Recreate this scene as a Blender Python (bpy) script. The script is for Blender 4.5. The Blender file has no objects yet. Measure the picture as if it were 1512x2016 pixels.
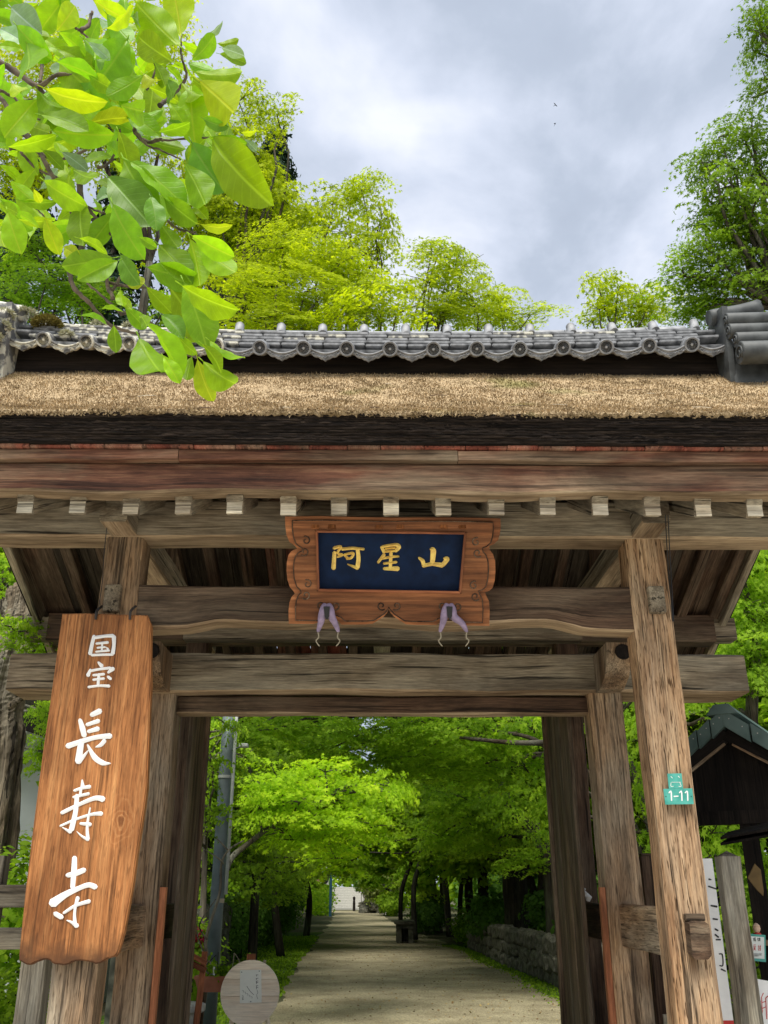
import bpy, bmesh, math, random
import numpy as np
from mathutils import Vector, Matrix

random.seed(7); RNG = np.random.default_rng(11)
SC = bpy.context.scene
COL = SC.collection
R = math.radians

# ------------------------------------------------------------------ camera, sky, sun, exposure
F_PX, PITCH, EYE = 1800.0, R(22.7), 1.55
cam = bpy.data.objects.new('camera', bpy.data.cameras.new('camera'))
COL.objects.link(cam); SC.camera = cam
cam.location = (0, 0, EYE); cam.rotation_euler = (R(90) + PITCH, 0, 0)
cam.data.sensor_fit = 'HORIZONTAL'; cam.data.sensor_width = 36.0
cam.data.lens = 36.0 * F_PX / 1512.0
cam.data.clip_start = 0.05; cam.data.clip_end = 2000
SUN_EL, SUN_AZ = R(63), R(196)      # azimuth measured from +Y clockwise: behind the camera, a little to the left

world = bpy.data.worlds.new('World'); SC.world = world; world.use_nodes = True
nt = world.node_tree; nt.nodes.clear()
def wn(t, **k):
    n = nt.nodes.new(t)
    for a, b in k.items(): setattr(n, a, b)
    return n
wout = wn('ShaderNodeOutputWorld'); wbg = wn('ShaderNodeBackground')
sky = wn('ShaderNodeTexSky', sky_type='NISHITA', sun_disc=False)
sky.sun_elevation = SUN_EL; sky.sun_rotation = SUN_AZ; sky.air_density = 1.0; sky.dust_density = 1.5
skm = wn('ShaderNodeVectorMath', operation='SCALE'); skm.inputs['Scale'].default_value = 0.10
nt.links.new(sky.outputs[0], skm.inputs[0])
tc = wn('ShaderNodeTexCoord'); sep = wn('ShaderNodeSeparateXYZ'); nt.links.new(tc.outputs['Generated'], sep.inputs[0])
zc = wn('ShaderNodeMath', operation='MAXIMUM'); zc.inputs[1].default_value = 0.0; nt.links.new(sep.outputs[2], zc.inputs[0])
za = wn('ShaderNodeMath', operation='ADD'); za.inputs[1].default_value = 0.22; nt.links.new(zc.outputs[0], za.inputs[0])
dv = wn('ShaderNodeVectorMath', operation='DIVIDE'); cz = wn('ShaderNodeCombineXYZ')
for i in range(3): nt.links.new(za.outputs[0], cz.inputs[i])
nt.links.new(tc.outputs['Generated'], dv.inputs[0]); nt.links.new(cz.outputs[0], dv.inputs[1])
mp = wn('ShaderNodeMapping'); mp.inputs['Location'].default_value = (3.1, 0.65, 0.0); mp.inputs['Scale'].default_value = (1.25, 1.0, 0.4)
nt.links.new(dv.outputs[0], mp.inputs[0])
n1 = wn('ShaderNodeTexNoise'); n1.inputs['Scale'].default_value = 2.6; n1.inputs['Detail'].default_value = 9; n1.inputs['Roughness'].default_value = 0.52; n1.inputs['Distortion'].default_value = 0.25
nt.links.new(mp.outputs[0], n1.inputs['Vector'])
rp = wn('ShaderNodeValToRGB')
e = rp.color_ramp.elements
e[0].position = 0.34; e[0].color = (0.45, 0.51, 0.62, 1)
e[1].position = 0.68; e[1].color = (0.95, 0.98, 1.06, 1)
m_ = rp.color_ramp.elements.new(0.46); m_.color = (0.52, 0.585, 0.70, 1)
m_ = rp.color_ramp.elements.new(0.56); m_.color = (0.70, 0.76, 0.89, 1)
nt.links.new(n1.outputs['Fac'], rp.inputs[0])
mx = wn('ShaderNodeMixRGB'); mx.inputs[0].default_value = 0.86
nt.links.new(skm.outputs[0], mx.inputs[1]); nt.links.new(rp.outputs[0], mx.inputs[2])
nt.links.new(mx.outputs[0], wbg.inputs[0]); wbg.inputs[1].default_value = 0.80
nt.links.new(wbg.outputs[0], wout.inputs[0])

sun = bpy.data.objects.new('sun', bpy.data.lights.new('sun', 'SUN')); COL.objects.link(sun)
sun.data.energy = 3.8; sun.data.angle = R(34); sun.data.color = (1.0, 0.95, 0.86)
sd = Vector((math.sin(SUN_AZ) * math.cos(SUN_EL), math.cos(SUN_AZ) * math.cos(SUN_EL), math.sin(SUN_EL)))
sun.rotation_euler = (-sd).to_track_quat('-Z', 'Y').to_euler(); sun.location = (0, -5, 20)

SC.render.engine = 'CYCLES'
SC.view_settings.view_transform = 'Standard'; SC.view_settings.look = 'None'
SC.view_settings.gamma = 1.0; SC.view_settings.use_curve_mapping = False
SC.view_settings.exposure = 0.55
SC.cycles.max_bounces = 9; SC.cycles.diffuse_bounces = 5; SC.cycles.transmission_bounces = 6; SC.cycles.transparent_max_bounces = 6

# ------------------------------------------------------------------ geometry helpers
SP, CP = math.sin(PITCH), math.cos(PITCH)
def ray(x, y):
    u, v = (x - 756) / F_PX, (1008 - y) / F_PX
    return Vector((u, CP - v * SP, SP + v * CP))
def P(x, y, D):                       # world point at distance D in front of the viewer, seen at that place of the photograph
    d = ray(x, y); t = D / d.y
    return Vector((d.x * t, D, EYE + d.z * t))
def onplane(x, y, pt, n):
    d = ray(x, y); o = Vector((0, 0, EYE))
    t = (pt - o).dot(n) / d.dot(n)
    return o + d * t
def GD(y):                            # distance at which the flat ground is seen on row y
    d = ray(756, y); return -EYE / d.z * d.y

def mesh_np(name, V, Fc, k, attrs=None, smooth=False):
    me = bpy.data.meshes.new(name)
    V = np.asarray(V, dtype=np.float32); Fc = np.asarray(Fc, dtype=np.int32)
    n = len(Fc)
    me.vertices.add(len(V)); me.vertices.foreach_set('co', V.ravel())
    me.loops.add(n * k); me.loops.foreach_set('vertex_index', Fc.ravel())
    me.polygons.add(n); me.polygons.foreach_set('loop_start', np.arange(0, n * k, k, dtype=np.int32))
    try: me.polygons.foreach_set('loop_total', np.full(n, k, dtype=np.int32))
    except Exception: pass
    if smooth: me.polygons.foreach_set('use_smooth', np.ones(n, dtype=bool))
    for a, val in (attrs or {}).items():
        at = me.attributes.new(a, 'FLOAT', 'POINT'); at.data.foreach_set('value', np.asarray(val, dtype=np.float32))
    me.update(calc_edges=True); me.validate()
    return me

def mesh_py(name, V, Fc, smooth=False, gr=None):
    me = bpy.data.meshes.new(name); me.from_pydata([tuple(v) for v in V], [], Fc); me.update()
    if smooth:
        for p in me.polygons: p.use_smooth = True
    if gr is not None: set_gr(me, gr)
    return me
def set_gr(me, gr):
    at = me.attributes.new('gr', 'FLOAT_VECTOR', 'POINT')
    at.data.foreach_set('vector', np.asarray([tuple(g) for g in gr], dtype=np.float32).ravel())
def gr_axis(V, axis, off=None):       # grain coordinates: first component runs along the grain
    o = off if off is not None else [random.uniform(0, 60) for _ in range(3)]
    idx = {'X': (0, 1, 2), 'Y': (1, 0, 2), 'Z': (2, 0, 1)}[axis]
    return [(v[idx[0]] + o[0], v[idx[1]] + o[1], v[idx[2]] + o[2]) for v in V]

class Thing:                          # an Empty at the base of a thing
    def __init__(s, name, label, cat, base, group=None, rot=0.0):
        s.e = bpy.data.objects.new(name, None); COL.objects.link(s.e)
        s.e.empty_display_size = 0.2; s.base = Vector(base)
        s.e.location = s.base; s.e.rotation_euler = (0, 0, rot)
        s.e['label'] = label; s.e['category'] = cat
        if group: s.e['group'] = group
def link(name, me, mat=None, parent=None):
    o = bpy.data.objects.new(name, me); COL.objects.link(o)
    if mat is not None:
        if len(me.materials) == 0: me.materials.append(mat)
    if isinstance(parent, Thing):
        o.parent = parent.e; o.matrix_parent_inverse = Matrix.Translation(-parent.base)
    elif parent is not None: o.parent = parent
    return o
def tag(o, label, cat, group=None):
    o['label'] = label; o['category'] = cat
    if group: o['group'] = group
    me = o.data                       # origin to the base of the mesh
    bb = [Vector(c) for c in o.bound_box]
    c = Vector(((min(b.x for b in bb) + max(b.x for b in bb)) / 2, (min(b.y for b in bb) + max(b.y for b in bb)) / 2, min(b.z for b in bb)))
    me.transform(Matrix.Translation(-c)); o.location = c
    return o
def kind(o, k): o['kind'] = k; return o

def timber(name, p0, p1, w, h, mat, parent=None, up=(0, 0, 1), bev=0.010, wob=0.003, seg=0.16, bot=None, top=None, wscale=None, under=None):
    p0, p1 = Vector(p0), Vector(p1); ax = p1 - p0; L = ax.length; a = ax / L
    upv = Vector(up); r = a.cross(upv).normalized(); u = r.cross(a).normalized()
    n = max(2, int(L / seg)); V = []; G = []; off = [random.uniform(0, 60) for _ in range(3)]
    ph = [random.uniform(0, 6.28) for _ in range(16)]
    for i in range(n + 1):
        t = i / n; c = p0 + ax * t
        k = wscale(t) if wscale else 1.0
        x, y = w / 2 * k, h / 2 * k
        b = bev
        sec = [(-x + b, -y), (x - b, -y), (x, -y + b), (x, y - b), (x - b, y), (-x + b, y), (-x, y - b), (-x, -y + b)]
        for j, (sx, sy) in enumerate(sec):
            q = j // 2
            dx = wob * (math.sin(t * L * 2.3 + ph[q]) + .6 * math.sin(t * L * 6.1 + ph[q + 4]) + random.uniform(-.35, .35))
            dy = wob * (math.sin(t * L * 2.9 + ph[q + 8]) + .6 * math.sin(t * L * 7.3 + ph[q + 12]) + random.uniform(-.35, .35))
            if sy < 0 and bot: dy += bot(t)
            if sy > 0 and top: dy += top(t)
            V.append(c + r * (sx + dx) + u * (sy + dy)); G.append((t * L + off[0], sx + off[1], sy + off[2]))
    Fc = []
    for i in range(n):
        for j in range(8):
            A = i * 8 + j; B = i * 8 + (j + 1) % 8
            Fc.append((A, B, B + 8, A + 8))
    # ends with their own grain coordinates
    m = len(V)
    for i in (0, n):
        for j in range(8):
            V.append(V[i * 8 + j].copy()); g = G[i * 8 + j]; G.append((g[1] * 6, g[2] * 3, g[0]))
    Fc.append(tuple(m + j for j in range(7, -1, -1))); Fc.append(tuple(m + 8 + j for j in range(8)))
    me = mesh_py(name, V, Fc, gr=G); me.materials.append(mat)
    if under is not None:  # second material paints bounce light onto the bottom faces
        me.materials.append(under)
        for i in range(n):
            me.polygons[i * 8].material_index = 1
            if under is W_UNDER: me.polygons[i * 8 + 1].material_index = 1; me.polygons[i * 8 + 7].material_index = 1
    return link(name, me, None, parent)

def box(name, lo, hi, mat, parent=None, bev=0.006, axis='X'):
    lo, hi = Vector(lo), Vector(hi); bm = bmesh.new(); bmesh.ops.create_cube(bm, size=1.0)
    for v in bm.verts: v.co = Vector([lo[i] + (v.co[i] + .5) * (hi[i] - lo[i]) for i in range(3)])
    if bev: bmesh.ops.bevel(bm, geom=list(bm.edges), offset=min(bev, .3 * min(hi - lo)), segments=2, affect='EDGES', profile=.6)
    me = bpy.data.meshes.new(name); bm.to_mesh(me); bm.free()
    set_gr(me, gr_axis([v.co for v in me.vertices], axis))
    return link(name, me, mat, parent)

def slab(name, outline, depth, mat, parent=None, axis='Z', bevel=0.0):   # outline: 3-D points of a flat polygon, facing the viewer; depth: vector to its back
    bm = bmesh.new(); fr = [bm.verts.new(p) for p in outline]; bk = [bm.verts.new(Vector(p) + Vector(depth)) for p in outline]
    n = len(fr); f = bm.faces.new(fr); bm.faces.new(bk[::-1])
    for i in range(n): bm.faces.new((fr[i], bk[i], bk[(i + 1) % n], fr[(i + 1) % n]))
    bmesh.ops.recalc_face_normals(bm, faces=bm.faces)
    if bevel: bmesh.ops.bevel(bm, geom=[e for e in bm.edges if e.verts[0] in fr and e.verts[1] in fr], offset=bevel, segments=2, affect='EDGES')
    me = bpy.data.meshes.new(name); bm.to_mesh(me); bm.free()
    set_gr(me, gr_axis([v.co for v in me.vertices], axis))
    return link(name, me, mat, parent)

def tube_data(pts, rad, k=8, cap=True):
    pts = [Vector(p) for p in pts]; V = []; Fc = []
    t0 = (pts[1] - pts[0]).normalized(); nrm = t0.orthogonal().normalized()
    for i, p in enumerate(pts):
        t = (pts[min(i + 1, len(pts) - 1)] - pts[max(i - 1, 0)]).normalized()
        nrm = (nrm - t * nrm.dot(t)); nrm = nrm.normalized() if nrm.length > 1e-6 else t.orthogonal().normalized()
        b = t.cross(nrm); rr = rad[i] if hasattr(rad, '__len__') else rad
        for j in range(k):
            an = 2 * math.pi * j / k; V.append(p + (nrm * math.cos(an) + b * math.sin(an)) * rr)
    for i in range(len(pts) - 1):
        for j in range(k): Fc.append((i * k + j, i * k + (j + 1) % k, (i + 1) * k + (j + 1) % k, (i + 1) * k + j))
    if cap: Fc.append(tuple(range(k - 1, -1, -1))); Fc.append(tuple((len(pts) - 1) * k + j for j in range(k)))
    return V, Fc
def join(parts):
    V = []; Fc = []
    for v, f in parts:
        o = len(V); V += v; Fc += [tuple(i + o for i in q) for q in f]
    return V, Fc
def tube(name, pts, rad, mat, parent=None, k=10, smooth=True):
    V, Fc = tube_data(pts, rad, k); return link(name, mesh_py(name, V, Fc, smooth, gr_axis(V, 'Z')), mat, parent)
def spline(pts, n=6):                 # Catmull-Rom through points
    pts = [Vector(p) for p in pts]; out = []
    for i in range(len(pts) - 1):
        p0, p1, p2, p3 = pts[max(i - 1, 0)], pts[i], pts[i + 1], pts[min(i + 2, len(pts) - 1)]
        for k in range(n):
            t = k / n; out.append(.5 * ((2 * p1) + (p2 - p0) * t + (2 * p0 - 5 * p1 + 4 * p2 - p3) * t * t + (3 * p1 - p0 - 3 * p2 + p3) * t ** 3))
    out.append(pts[-1]); return out
def lerp(a, b, t): return a + (b - a) * t

# ------------------------------------------------------------------ materials
MATS = {}
def mat_base(name):
    m = bpy.data.materials.new(name); m.use_nodes = True; t = m.node_tree
    bs = t.nodes['Principled BSDF']; MATS[name] = m
    def N(ty, **k):
        n = t.nodes.new(ty)
        for a, b in k.items():
            if a.startswith('i_'): n.inputs[a[2:].replace('_', ' ')].default_value = b
            else: setattr(n, a, b)
        return n
    return m, t, bs, N
def ramp(N, stops):
    r = N('ShaderNodeValToRGB'); el = r.color_ramp.elements
    for i, (p, c) in enumerate(stops):
        q = el[i] if i < 2 else el.new(p)
        q.position = p; q.color = (*c, 1) if len(c) == 3 else c
    return r
def wood(name, lightc, midc, darkc, greyc=None, greyamt=.45, rough=.8, bump=.35, crack=.55, knots=True, sc=1.0, rings=0.0, fine=.35, fleck=0.0, stain=.45, scorch=None, knot=None):
    m, t, bs, N = mat_base(name); L = t.links.new
    at = N('ShaderNodeAttribute', attribute_name='gr')
    def nz(scale, s, detail, ro=.6, dist=0.):
        mpn = N('ShaderNodeMapping'); mpn.inputs['Scale'].default_value = scale; L(at.outputs['Vector'], mpn.inputs[0])
        n = N('ShaderNodeTexNoise'); n.inputs['Scale'].default_value = s * sc; n.inputs['Detail'].default_value = detail; n.inputs['Roughness'].default_value = ro; n.inputs['Distortion'].default_value = dist
        L(mpn.outputs[0], n.inputs['Vector']); return n
    g0 = nz((.45, 6, 6), 2.0, 8, .66, .4); g1 = nz((.8, 30, 30), 2.2, 6, .65, .3)
    g = N('ShaderNodeMixRGB'); g.inputs[0].default_value = .45; L(g0.outputs['Fac'], g.inputs[1]); L(g1.outputs['Fac'], g.inputs[2])
    r1 = ramp(N, [(.37, darkc), (.64, lightc), (.51, midc)]); L(g.outputs[0], r1.inputs[0]); col = r1.outputs[0]
    if rings:
        mpw = N('ShaderNodeMapping'); mpw.inputs['Scale'].default_value = (.5, 5, 5); L(at.outputs['Vector'], mpw.inputs[0])
        w = N('ShaderNodeTexWave', wave_type='BANDS', bands_direction='Y'); w.inputs['Scale'].default_value = 2.6 * sc; w.inputs['Distortion'].default_value = 7; w.inputs['Detail'].default_value = 3; w.inputs['Detail Scale'].default_value = .8
        L(mpw.outputs[0], w.inputs['Vector']); rw = ramp(N, [(.0, (1 - rings,) * 3), (.75, (1, 1, 1))]); L(w.outputs['Fac'], rw.inputs[0])
        mm = N('ShaderNodeMixRGB', blend_type='MULTIPLY'); mm.inputs[0].default_value = 1; L(col, mm.inputs[1]); L(rw.outputs[0], mm.inputs[2]); col = mm.outputs[0]
    if greyc:
        b = nz((.5, 1.6, 1.6), 1.5, 5, .6, .3); rg = ramp(N, [(.52 - .3 * greyamt, (0, 0, 0)), (.80 - .3 * greyamt, (1, 1, 1))]); L(b.outputs['Fac'], rg.inputs[0])
        mg = N('ShaderNodeMixRGB'); L(rg.outputs[0], mg.inputs[0]); L(col, mg.inputs[1])
        gm = N('ShaderNodeMixRGB', blend_type='MULTIPLY'); gm.inputs[0].default_value = .6; gm.inputs[1].default_value = (*greyc, 1)
        gr2 = ramp(N, [(.38, (.35, .35, .35)), (.62, (1.3, 1.3, 1.3))]); L(g.outputs[0], gr2.inputs[0]); L(gr2.outputs[0], gm.inputs[2])
        L(gm.outputs[0], mg.inputs[2]); col = mg.outputs[0]
    f = nz((3.0, 48, 48), 2.2, 5, .7); rf = ramp(N, [(.38, (1 - fine,) * 3), (.62, (1.08, 1.08, 1.08))]); L(f.outputs['Fac'], rf.inputs[0])
    mf = N('ShaderNodeMixRGB', blend_type='MULTIPLY'); mf.inputs[0].default_value = 1; L(col, mf.inputs[1]); L(rf.outputs[0], mf.inputs[2]); col = mf.outputs[0]
    c = nz((.42, 16, 16), 2.0, 3, .55, .25); rc = ramp(N, [(.355, (1 - crack,) * 3), (.405, (1, 1, 1))]); L(c.outputs['Fac'], rc.inputs[0])
    mc = N('ShaderNodeMixRGB', blend_type='MULTIPLY'); mc.inputs[0].default_value = 1; L(col, mc.inputs[1]); L(rc.outputs[0], mc.inputs[2]); col = mc.outputs[0]
    if fleck:
        fk = nz((4.5, 55, 55), 2.0, 2, .5); rk2 = ramp(N, [(.36, (1 - fleck, 1 - fleck * 1.05, 1 - fleck * 1.1)), (.43, (1, 1, 1))]); L(fk.outputs['Fac'], rk2.inputs[0])
        mk2 = N('ShaderNodeMixRGB', blend_type='MULTIPLY'); mk2.inputs[0].default_value = 1; L(col, mk2.inputs[1]); L(rk2.outputs[0], mk2.inputs[2]); col = mk2.outputs[0]
    if knots:
        mpk = N('ShaderNodeMapping'); mpk.inputs['Scale'].default_value = (1.5, 5, 5); L(at.outputs['Vector'], mpk.inputs[0])
        v = N('ShaderNodeTexVoronoi'); v.inputs['Scale'].default_value = .55; L(mpk.outputs[0], v.inputs['Vector'])
        rk = ramp(N, [(.03, (.28, .22, .18)), (.115, (1, 1, 1))]); L(v.outputs['Distance'], rk.inputs[0])
        mk = N('ShaderNodeMixRGB', blend_type='MULTIPLY'); mk.inputs[0].default_value = .9; L(col, mk.inputs[1]); L(rk.outputs[0], mk.inputs[2]); col = mk.outputs[0]
    st = nz((.7, 2.6, 2.6), 1.3, 6, .62, .6); rst = ramp(N, [(.34, (stain, stain * .92, stain * .88)), (.60, (1.1, 1.1, 1.1))]); L(st.outputs['Fac'], rst.inputs[0])
    mst = N('ShaderNodeMixRGB', blend_type='MULTIPLY'); mst.inputs[0].default_value = 1; L(col, mst.inputs[1]); L(rst.outputs[0], mst.inputs[2]); col = mst.outputs[0]
    oi = N('ShaderNodeObjectInfo'); mr = N('ShaderNodeMapRange'); mr.inputs['To Min'].default_value = .78; mr.inputs['To Max'].default_value = 1.18; L(oi.outputs['Random'], mr.inputs['Value'])
    hv = N('ShaderNodeHueSaturation'); L(mr.outputs[0], hv.inputs['Value']); L(col, hv.inputs['Color']); col = hv.outputs[0]
    if knot is not None:              # one big swirling knot
        ge = N('ShaderNodeNewGeometry'); sb_ = N('ShaderNodeVectorMath', operation='SUBTRACT'); L(ge.outputs['Position'], sb_.inputs[0]); sb_.inputs[1].default_value = tuple(knot)
        ml_ = N('ShaderNodeVectorMath', operation='MULTIPLY'); L(sb_.outputs[0], ml_.inputs[0]); ml_.inputs[1].default_value = (1, 0, .55)
        ln_ = N('ShaderNodeVectorMath', operation='LENGTH'); L(ml_.outputs[0], ln_.inputs[0])
        kn = N('ShaderNodeTexNoise'); kn.inputs['Scale'].default_value = 13; kn.inputs['Detail'].default_value = 6; L(ge.outputs['Position'], kn.inputs['Vector'])
        dd_ = N('ShaderNodeMath', operation='MULTIPLY_ADD'); dd_.inputs[1].default_value = .085; L(kn.outputs['Fac'], dd_.inputs[0]); L(ln_.outputs['Value'], dd_.inputs[2])
        fr_ = N('ShaderNodeMath', operation='MULTIPLY'); fr_.inputs[1].default_value = 240; L(dd_.outputs[0], fr_.inputs[0])
        sn_ = N('ShaderNodeMath', operation='SINE'); L(fr_.outputs[0], sn_.inputs[0])
        rg_ = ramp(N, [(.0, (.30, .10, .03)), (1.0, (.66, .33, .13))]); L(sn_.outputs[0], rg_.inputs[0])
        fo_ = N('ShaderNodeMapRange'); fo_.inputs['From Min'].default_value = .05; fo_.inputs['From Max'].default_value = .15; fo_.inputs['To Min'].default_value = .38; fo_.inputs['To Max'].default_value = 0; L(dd_.outputs[0], fo_.inputs['Value'])
        mk_ = N('ShaderNodeMixRGB'); L(fo_.outputs[0], mk_.inputs[0]); L(col, mk_.inputs[1]); L(rg_.outputs[0], mk_.inputs[2]); col = mk_.outputs[0]
        ce_ = N('ShaderNodeMapRange'); ce_.inputs['From Min'].default_value = .042; ce_.inputs['From Max'].default_value = .058; ce_.inputs['To Min'].default_value = .6; ce_.inputs['To Max'].default_value = 0; L(dd_.outputs[0], ce_.inputs['Value'])
        mc_ = N('ShaderNodeMixRGB'); L(ce_.outputs[0], mc_.inputs[0]); L(col, mc_.inputs[1]); mc_.inputs[2].default_value = (.10, .035, .012, 1); col = mc_.outputs[0]
    if scorch:                        # burnt, gnawed foot of the board
        ge = N('ShaderNodeNewGeometry'); sz = N('ShaderNodeSeparateXYZ'); L(ge.outputs['Position'], sz.inputs[0])
        ns = N('ShaderNodeTexNoise'); ns.inputs['Scale'].default_value = 11; ns.inputs['Detail'].default_value = 5; L(ge.outputs['Position'], ns.inputs['Vector'])
        a_ = N('ShaderNodeMath', operation='MULTIPLY_ADD'); a_.inputs[1].default_value = -.30; L(ns.outputs['Fac'], a_.inputs[0]); L(sz.outputs[2], a_.inputs[2])
        rs_ = ramp(N, [(.0, (1, 1, 1)), (1.0, (0, 0, 0))]); mr_ = N('ShaderNodeMapRange'); mr_.inputs['From Min'].default_value = scorch - .19; mr_.inputs['From Max'].default_value = scorch - .05; L(a_.outputs[0], mr_.inputs['Value']); L(mr_.outputs[0], rs_.inputs[0])
        ms_ = N('ShaderNodeMixRGB'); L(rs_.outputs[0], ms_.inputs[0]); L(col, ms_.inputs[1]); ms_.inputs[2].default_value = (.10, .043, .018, 1); col = ms_.outputs[0]
    L(col, bs.inputs['Base Color']); bs.inputs['Roughness'].default_value = rough; bs.inputs['Specular IOR Level'].default_value = .2
    ad = N('ShaderNodeMath', operation='ADD'); L(g.outputs[0], ad.inputs[0])
    mu = N('ShaderNodeMath', operation='MULTIPLY'); mu.inputs[1].default_value = .5; L(f.outputs['Fac'], mu.inputs[0]); L(mu.outputs[0], ad.inputs[1])
    a2 = N('ShaderNodeMath', operation='ADD'); L(ad.outputs[0], a2.inputs[0]); L(rc.outputs[0], a2.inputs[1])
    bp = N('ShaderNodeBump'); bp.inputs['Strength'].default_value = bump; bp.inputs['Distance'].default_value = .012; L(a2.outputs[0], bp.inputs['Height']); L(bp.outputs[0], bs.inputs['Normal'])
    return m
def plain(name, c, rough=.6, metal=0., var=.12, scale=9., bump=0., spec=.4, c2=None, lo=.35, hi=.65, detail=6):
    m, t, bs, N = mat_base(name); L = t.links.new
    tcn = N('ShaderNodeTexCoord'); n = N('ShaderNodeTexNoise'); n.inputs['Scale'].default_value = scale; n.inputs['Detail'].default_value = detail
    L(tcn.outputs['Object'], n.inputs['Vector'])
    a = tuple(x * (1 - var) for x in c); b = c2 or tuple(min(1, x * (1 + var)) for x in c)
    r = ramp(N, [(lo, a), (hi, b)]); L(n.outputs['Fac'], r.inputs[0]); L(r.outputs[0], bs.inputs['Base Color'])
    bs.inputs['Roughness'].default_value = rough; bs.inputs['Metallic'].default_value = metal; bs.inputs['Specular IOR Level'].default_value = spec
    if bump:
        bp = N('ShaderNodeBump'); bp.inputs['Strength'].default_value = bump; bp.inputs['Distance'].default_value = .02; L(n.outputs['Fac'], bp.inputs['Height']); L(bp.outputs[0], bs.inputs['Normal'])
    return m
def leafmat(name, stops, transl=.5, rough=.6, spec=.10, tmul=(1.15, 1.15, .5)):
    m, t, bs, N = mat_base(name); L = t.links.new
    at = N('ShaderNodeAttribute', attribute_name='lv'); r = ramp(N, stops); L(at.outputs['Fac'], r.inputs[0])
    L(r.outputs[0], bs.inputs['Base Color']); bs.inputs['Roughness'].default_value = rough; bs.inputs['Specular IOR Level'].default_value = spec
    tr = N('ShaderNodeBsdfTranslucent'); mu = N('ShaderNodeMixRGB', blend_type='MULTIPLY'); mu.inputs[0].default_value = 1; mu.inputs[2].default_value = (*tmul, 1)
    L(r.outputs[0], mu.inputs[1]); L(mu.outputs[0], tr.inputs[0])
    ms = N('ShaderNodeMixShader'); ms.inputs[0].default_value = transl; L(bs.outputs[0], ms.inputs[1]); L(tr.outputs[0], ms.inputs[2])
    L(ms.outputs[0], t.nodes['Material Output'].inputs[0])
    return m

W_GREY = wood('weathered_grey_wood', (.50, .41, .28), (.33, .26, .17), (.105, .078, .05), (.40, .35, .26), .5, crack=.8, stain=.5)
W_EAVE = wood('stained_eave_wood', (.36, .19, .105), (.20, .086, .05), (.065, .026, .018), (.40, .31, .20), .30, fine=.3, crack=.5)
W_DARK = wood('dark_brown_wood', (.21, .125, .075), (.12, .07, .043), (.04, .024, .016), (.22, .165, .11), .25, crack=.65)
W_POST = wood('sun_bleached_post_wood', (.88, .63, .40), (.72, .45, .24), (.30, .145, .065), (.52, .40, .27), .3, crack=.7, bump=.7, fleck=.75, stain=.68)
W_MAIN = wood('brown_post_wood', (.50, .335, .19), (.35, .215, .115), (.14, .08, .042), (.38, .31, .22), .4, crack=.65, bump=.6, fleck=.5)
W_DOOR = wood('door_plank_wood', (.26, .185, .115), (.165, .112, .068), (.06, .04, .025), (.20, .165, .12), .3, crack=.6)
W_PALE = wood('pale_cut_wood', (.86, .78, .60), (.72, .62, .45), (.46, .37, .25), (.62, .57, .45), .4, crack=.6, stain=.6)
W_FENCE = wood('silver_fence_wood', (.40, .34, .24), (.30, .25, .17), (.15, .12, .08), (.33, .31, .25), .6, knots=False)
W_SIGN = wood('polished_sign_wood', (.58, .28, .105), (.45, .185, .062), (.22, .082, .026), None, rough=.55, bump=.2, crack=.4, rings=.12, fine=.25, stain=.55, fleck=.35, scorch=1.23, knot=P(238, 1618, 5.86))
W_PLAQ = wood('carved_plaque_wood', (.50, .21, .085), (.40, .15, .055), (.24, .085, .03), None, rough=.5, bump=.12, crack=.2, knots=False, rings=.32, fine=.2)
W_ORANGE = wood('reddish_stained_wood', (.52, .21, .10), (.44, .16, .07), (.30, .10, .045), None, rough=.65, crack=.25, knots=False)
W_RED = wood('red_shingle_wood', (.46, .16, .10), (.34, .095, .06), (.15, .05, .035), (.42, .30, .2), .3, knots=False)
W_DISC = wood('fresh_plank_wood', (.96, .88, .74), (.93, .83, .67), (.86, .73, .56), None, rough=.7, crack=.15, knots=False, fine=.12, stain=.9)
W_BLACK = wood('blackened_wood', (.030, .022, .017), (.018, .013, .010), (.006, .005, .004), None, knots=False)
W_UNDER = wood('bounce_lit_underside', (.58, .44, .29), (.44, .32, .195), (.24, .155, .09), None, crack=.4, fine=.25)  # ground bounce light painted as a paler wood on beam undersides
W_ROOF = wood('dark_roof_board', (.14, .11, .078), (.085, .065, .045), (.035, .026, .018), None, knots=False)  # very dark brown for the boards above the rafters
BARK = wood('bark_shingle_edge', (.085, .06, .042), (.038, .027, .021), (.008, .007, .007), None, rough=.95, bump=1.0, crack=.8, knots=False, sc=2.2, fine=.6)
TRUNK = wood('tree_bark', (.16, .12, .08), (.085, .062, .042), (.03, .024, .018), (.17, .17, .13), .5, rough=.95, bump=1.0, crack=.7, knots=False, sc=.9)
TRUNK_D = wood('dark_tree_bark', (.075, .06, .045), (.04, .032, .024), (.015, .012, .01), (.09, .10, .065), .4, rough=.95, bump=1.0, crack=.7, knots=False)
GNARL = wood('old_gnarled_bark', (.34, .27, .18), (.20, .155, .10), (.06, .045, .03), (.30, .28, .21), .5, rough=.95, bump=1.2, crack=.8, sc=.8)
TWIG = plain('magnolia_twig_bark', (.115, .085, .06), .85, var=.5, scale=30, bump=.5)
TILE = plain('smoked_roof_tile', (.11, .115, .124), .6, var=.5, scale=9, c2=(.40, .41, .425), bump=.25, spec=.45, lo=.32, hi=.72, detail=9)
TILE_L = plain('lichened_roof_tile', (.17, .17, .17), .8, scale=10, c2=(.62, .60, .50), lo=.47, hi=.56, bump=.4)
TILE_D = plain('dark_ridge_tile', (.028, .032, .034), .6, var=.3, scale=6, c2=(.085, .092, .092), bump=.15, spec=.4)
COPPER = plain('green_roof_metal', (.085, .135, .125), .55, metal=.1, var=.15, scale=3, c2=(.14, .20, .185))
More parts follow.
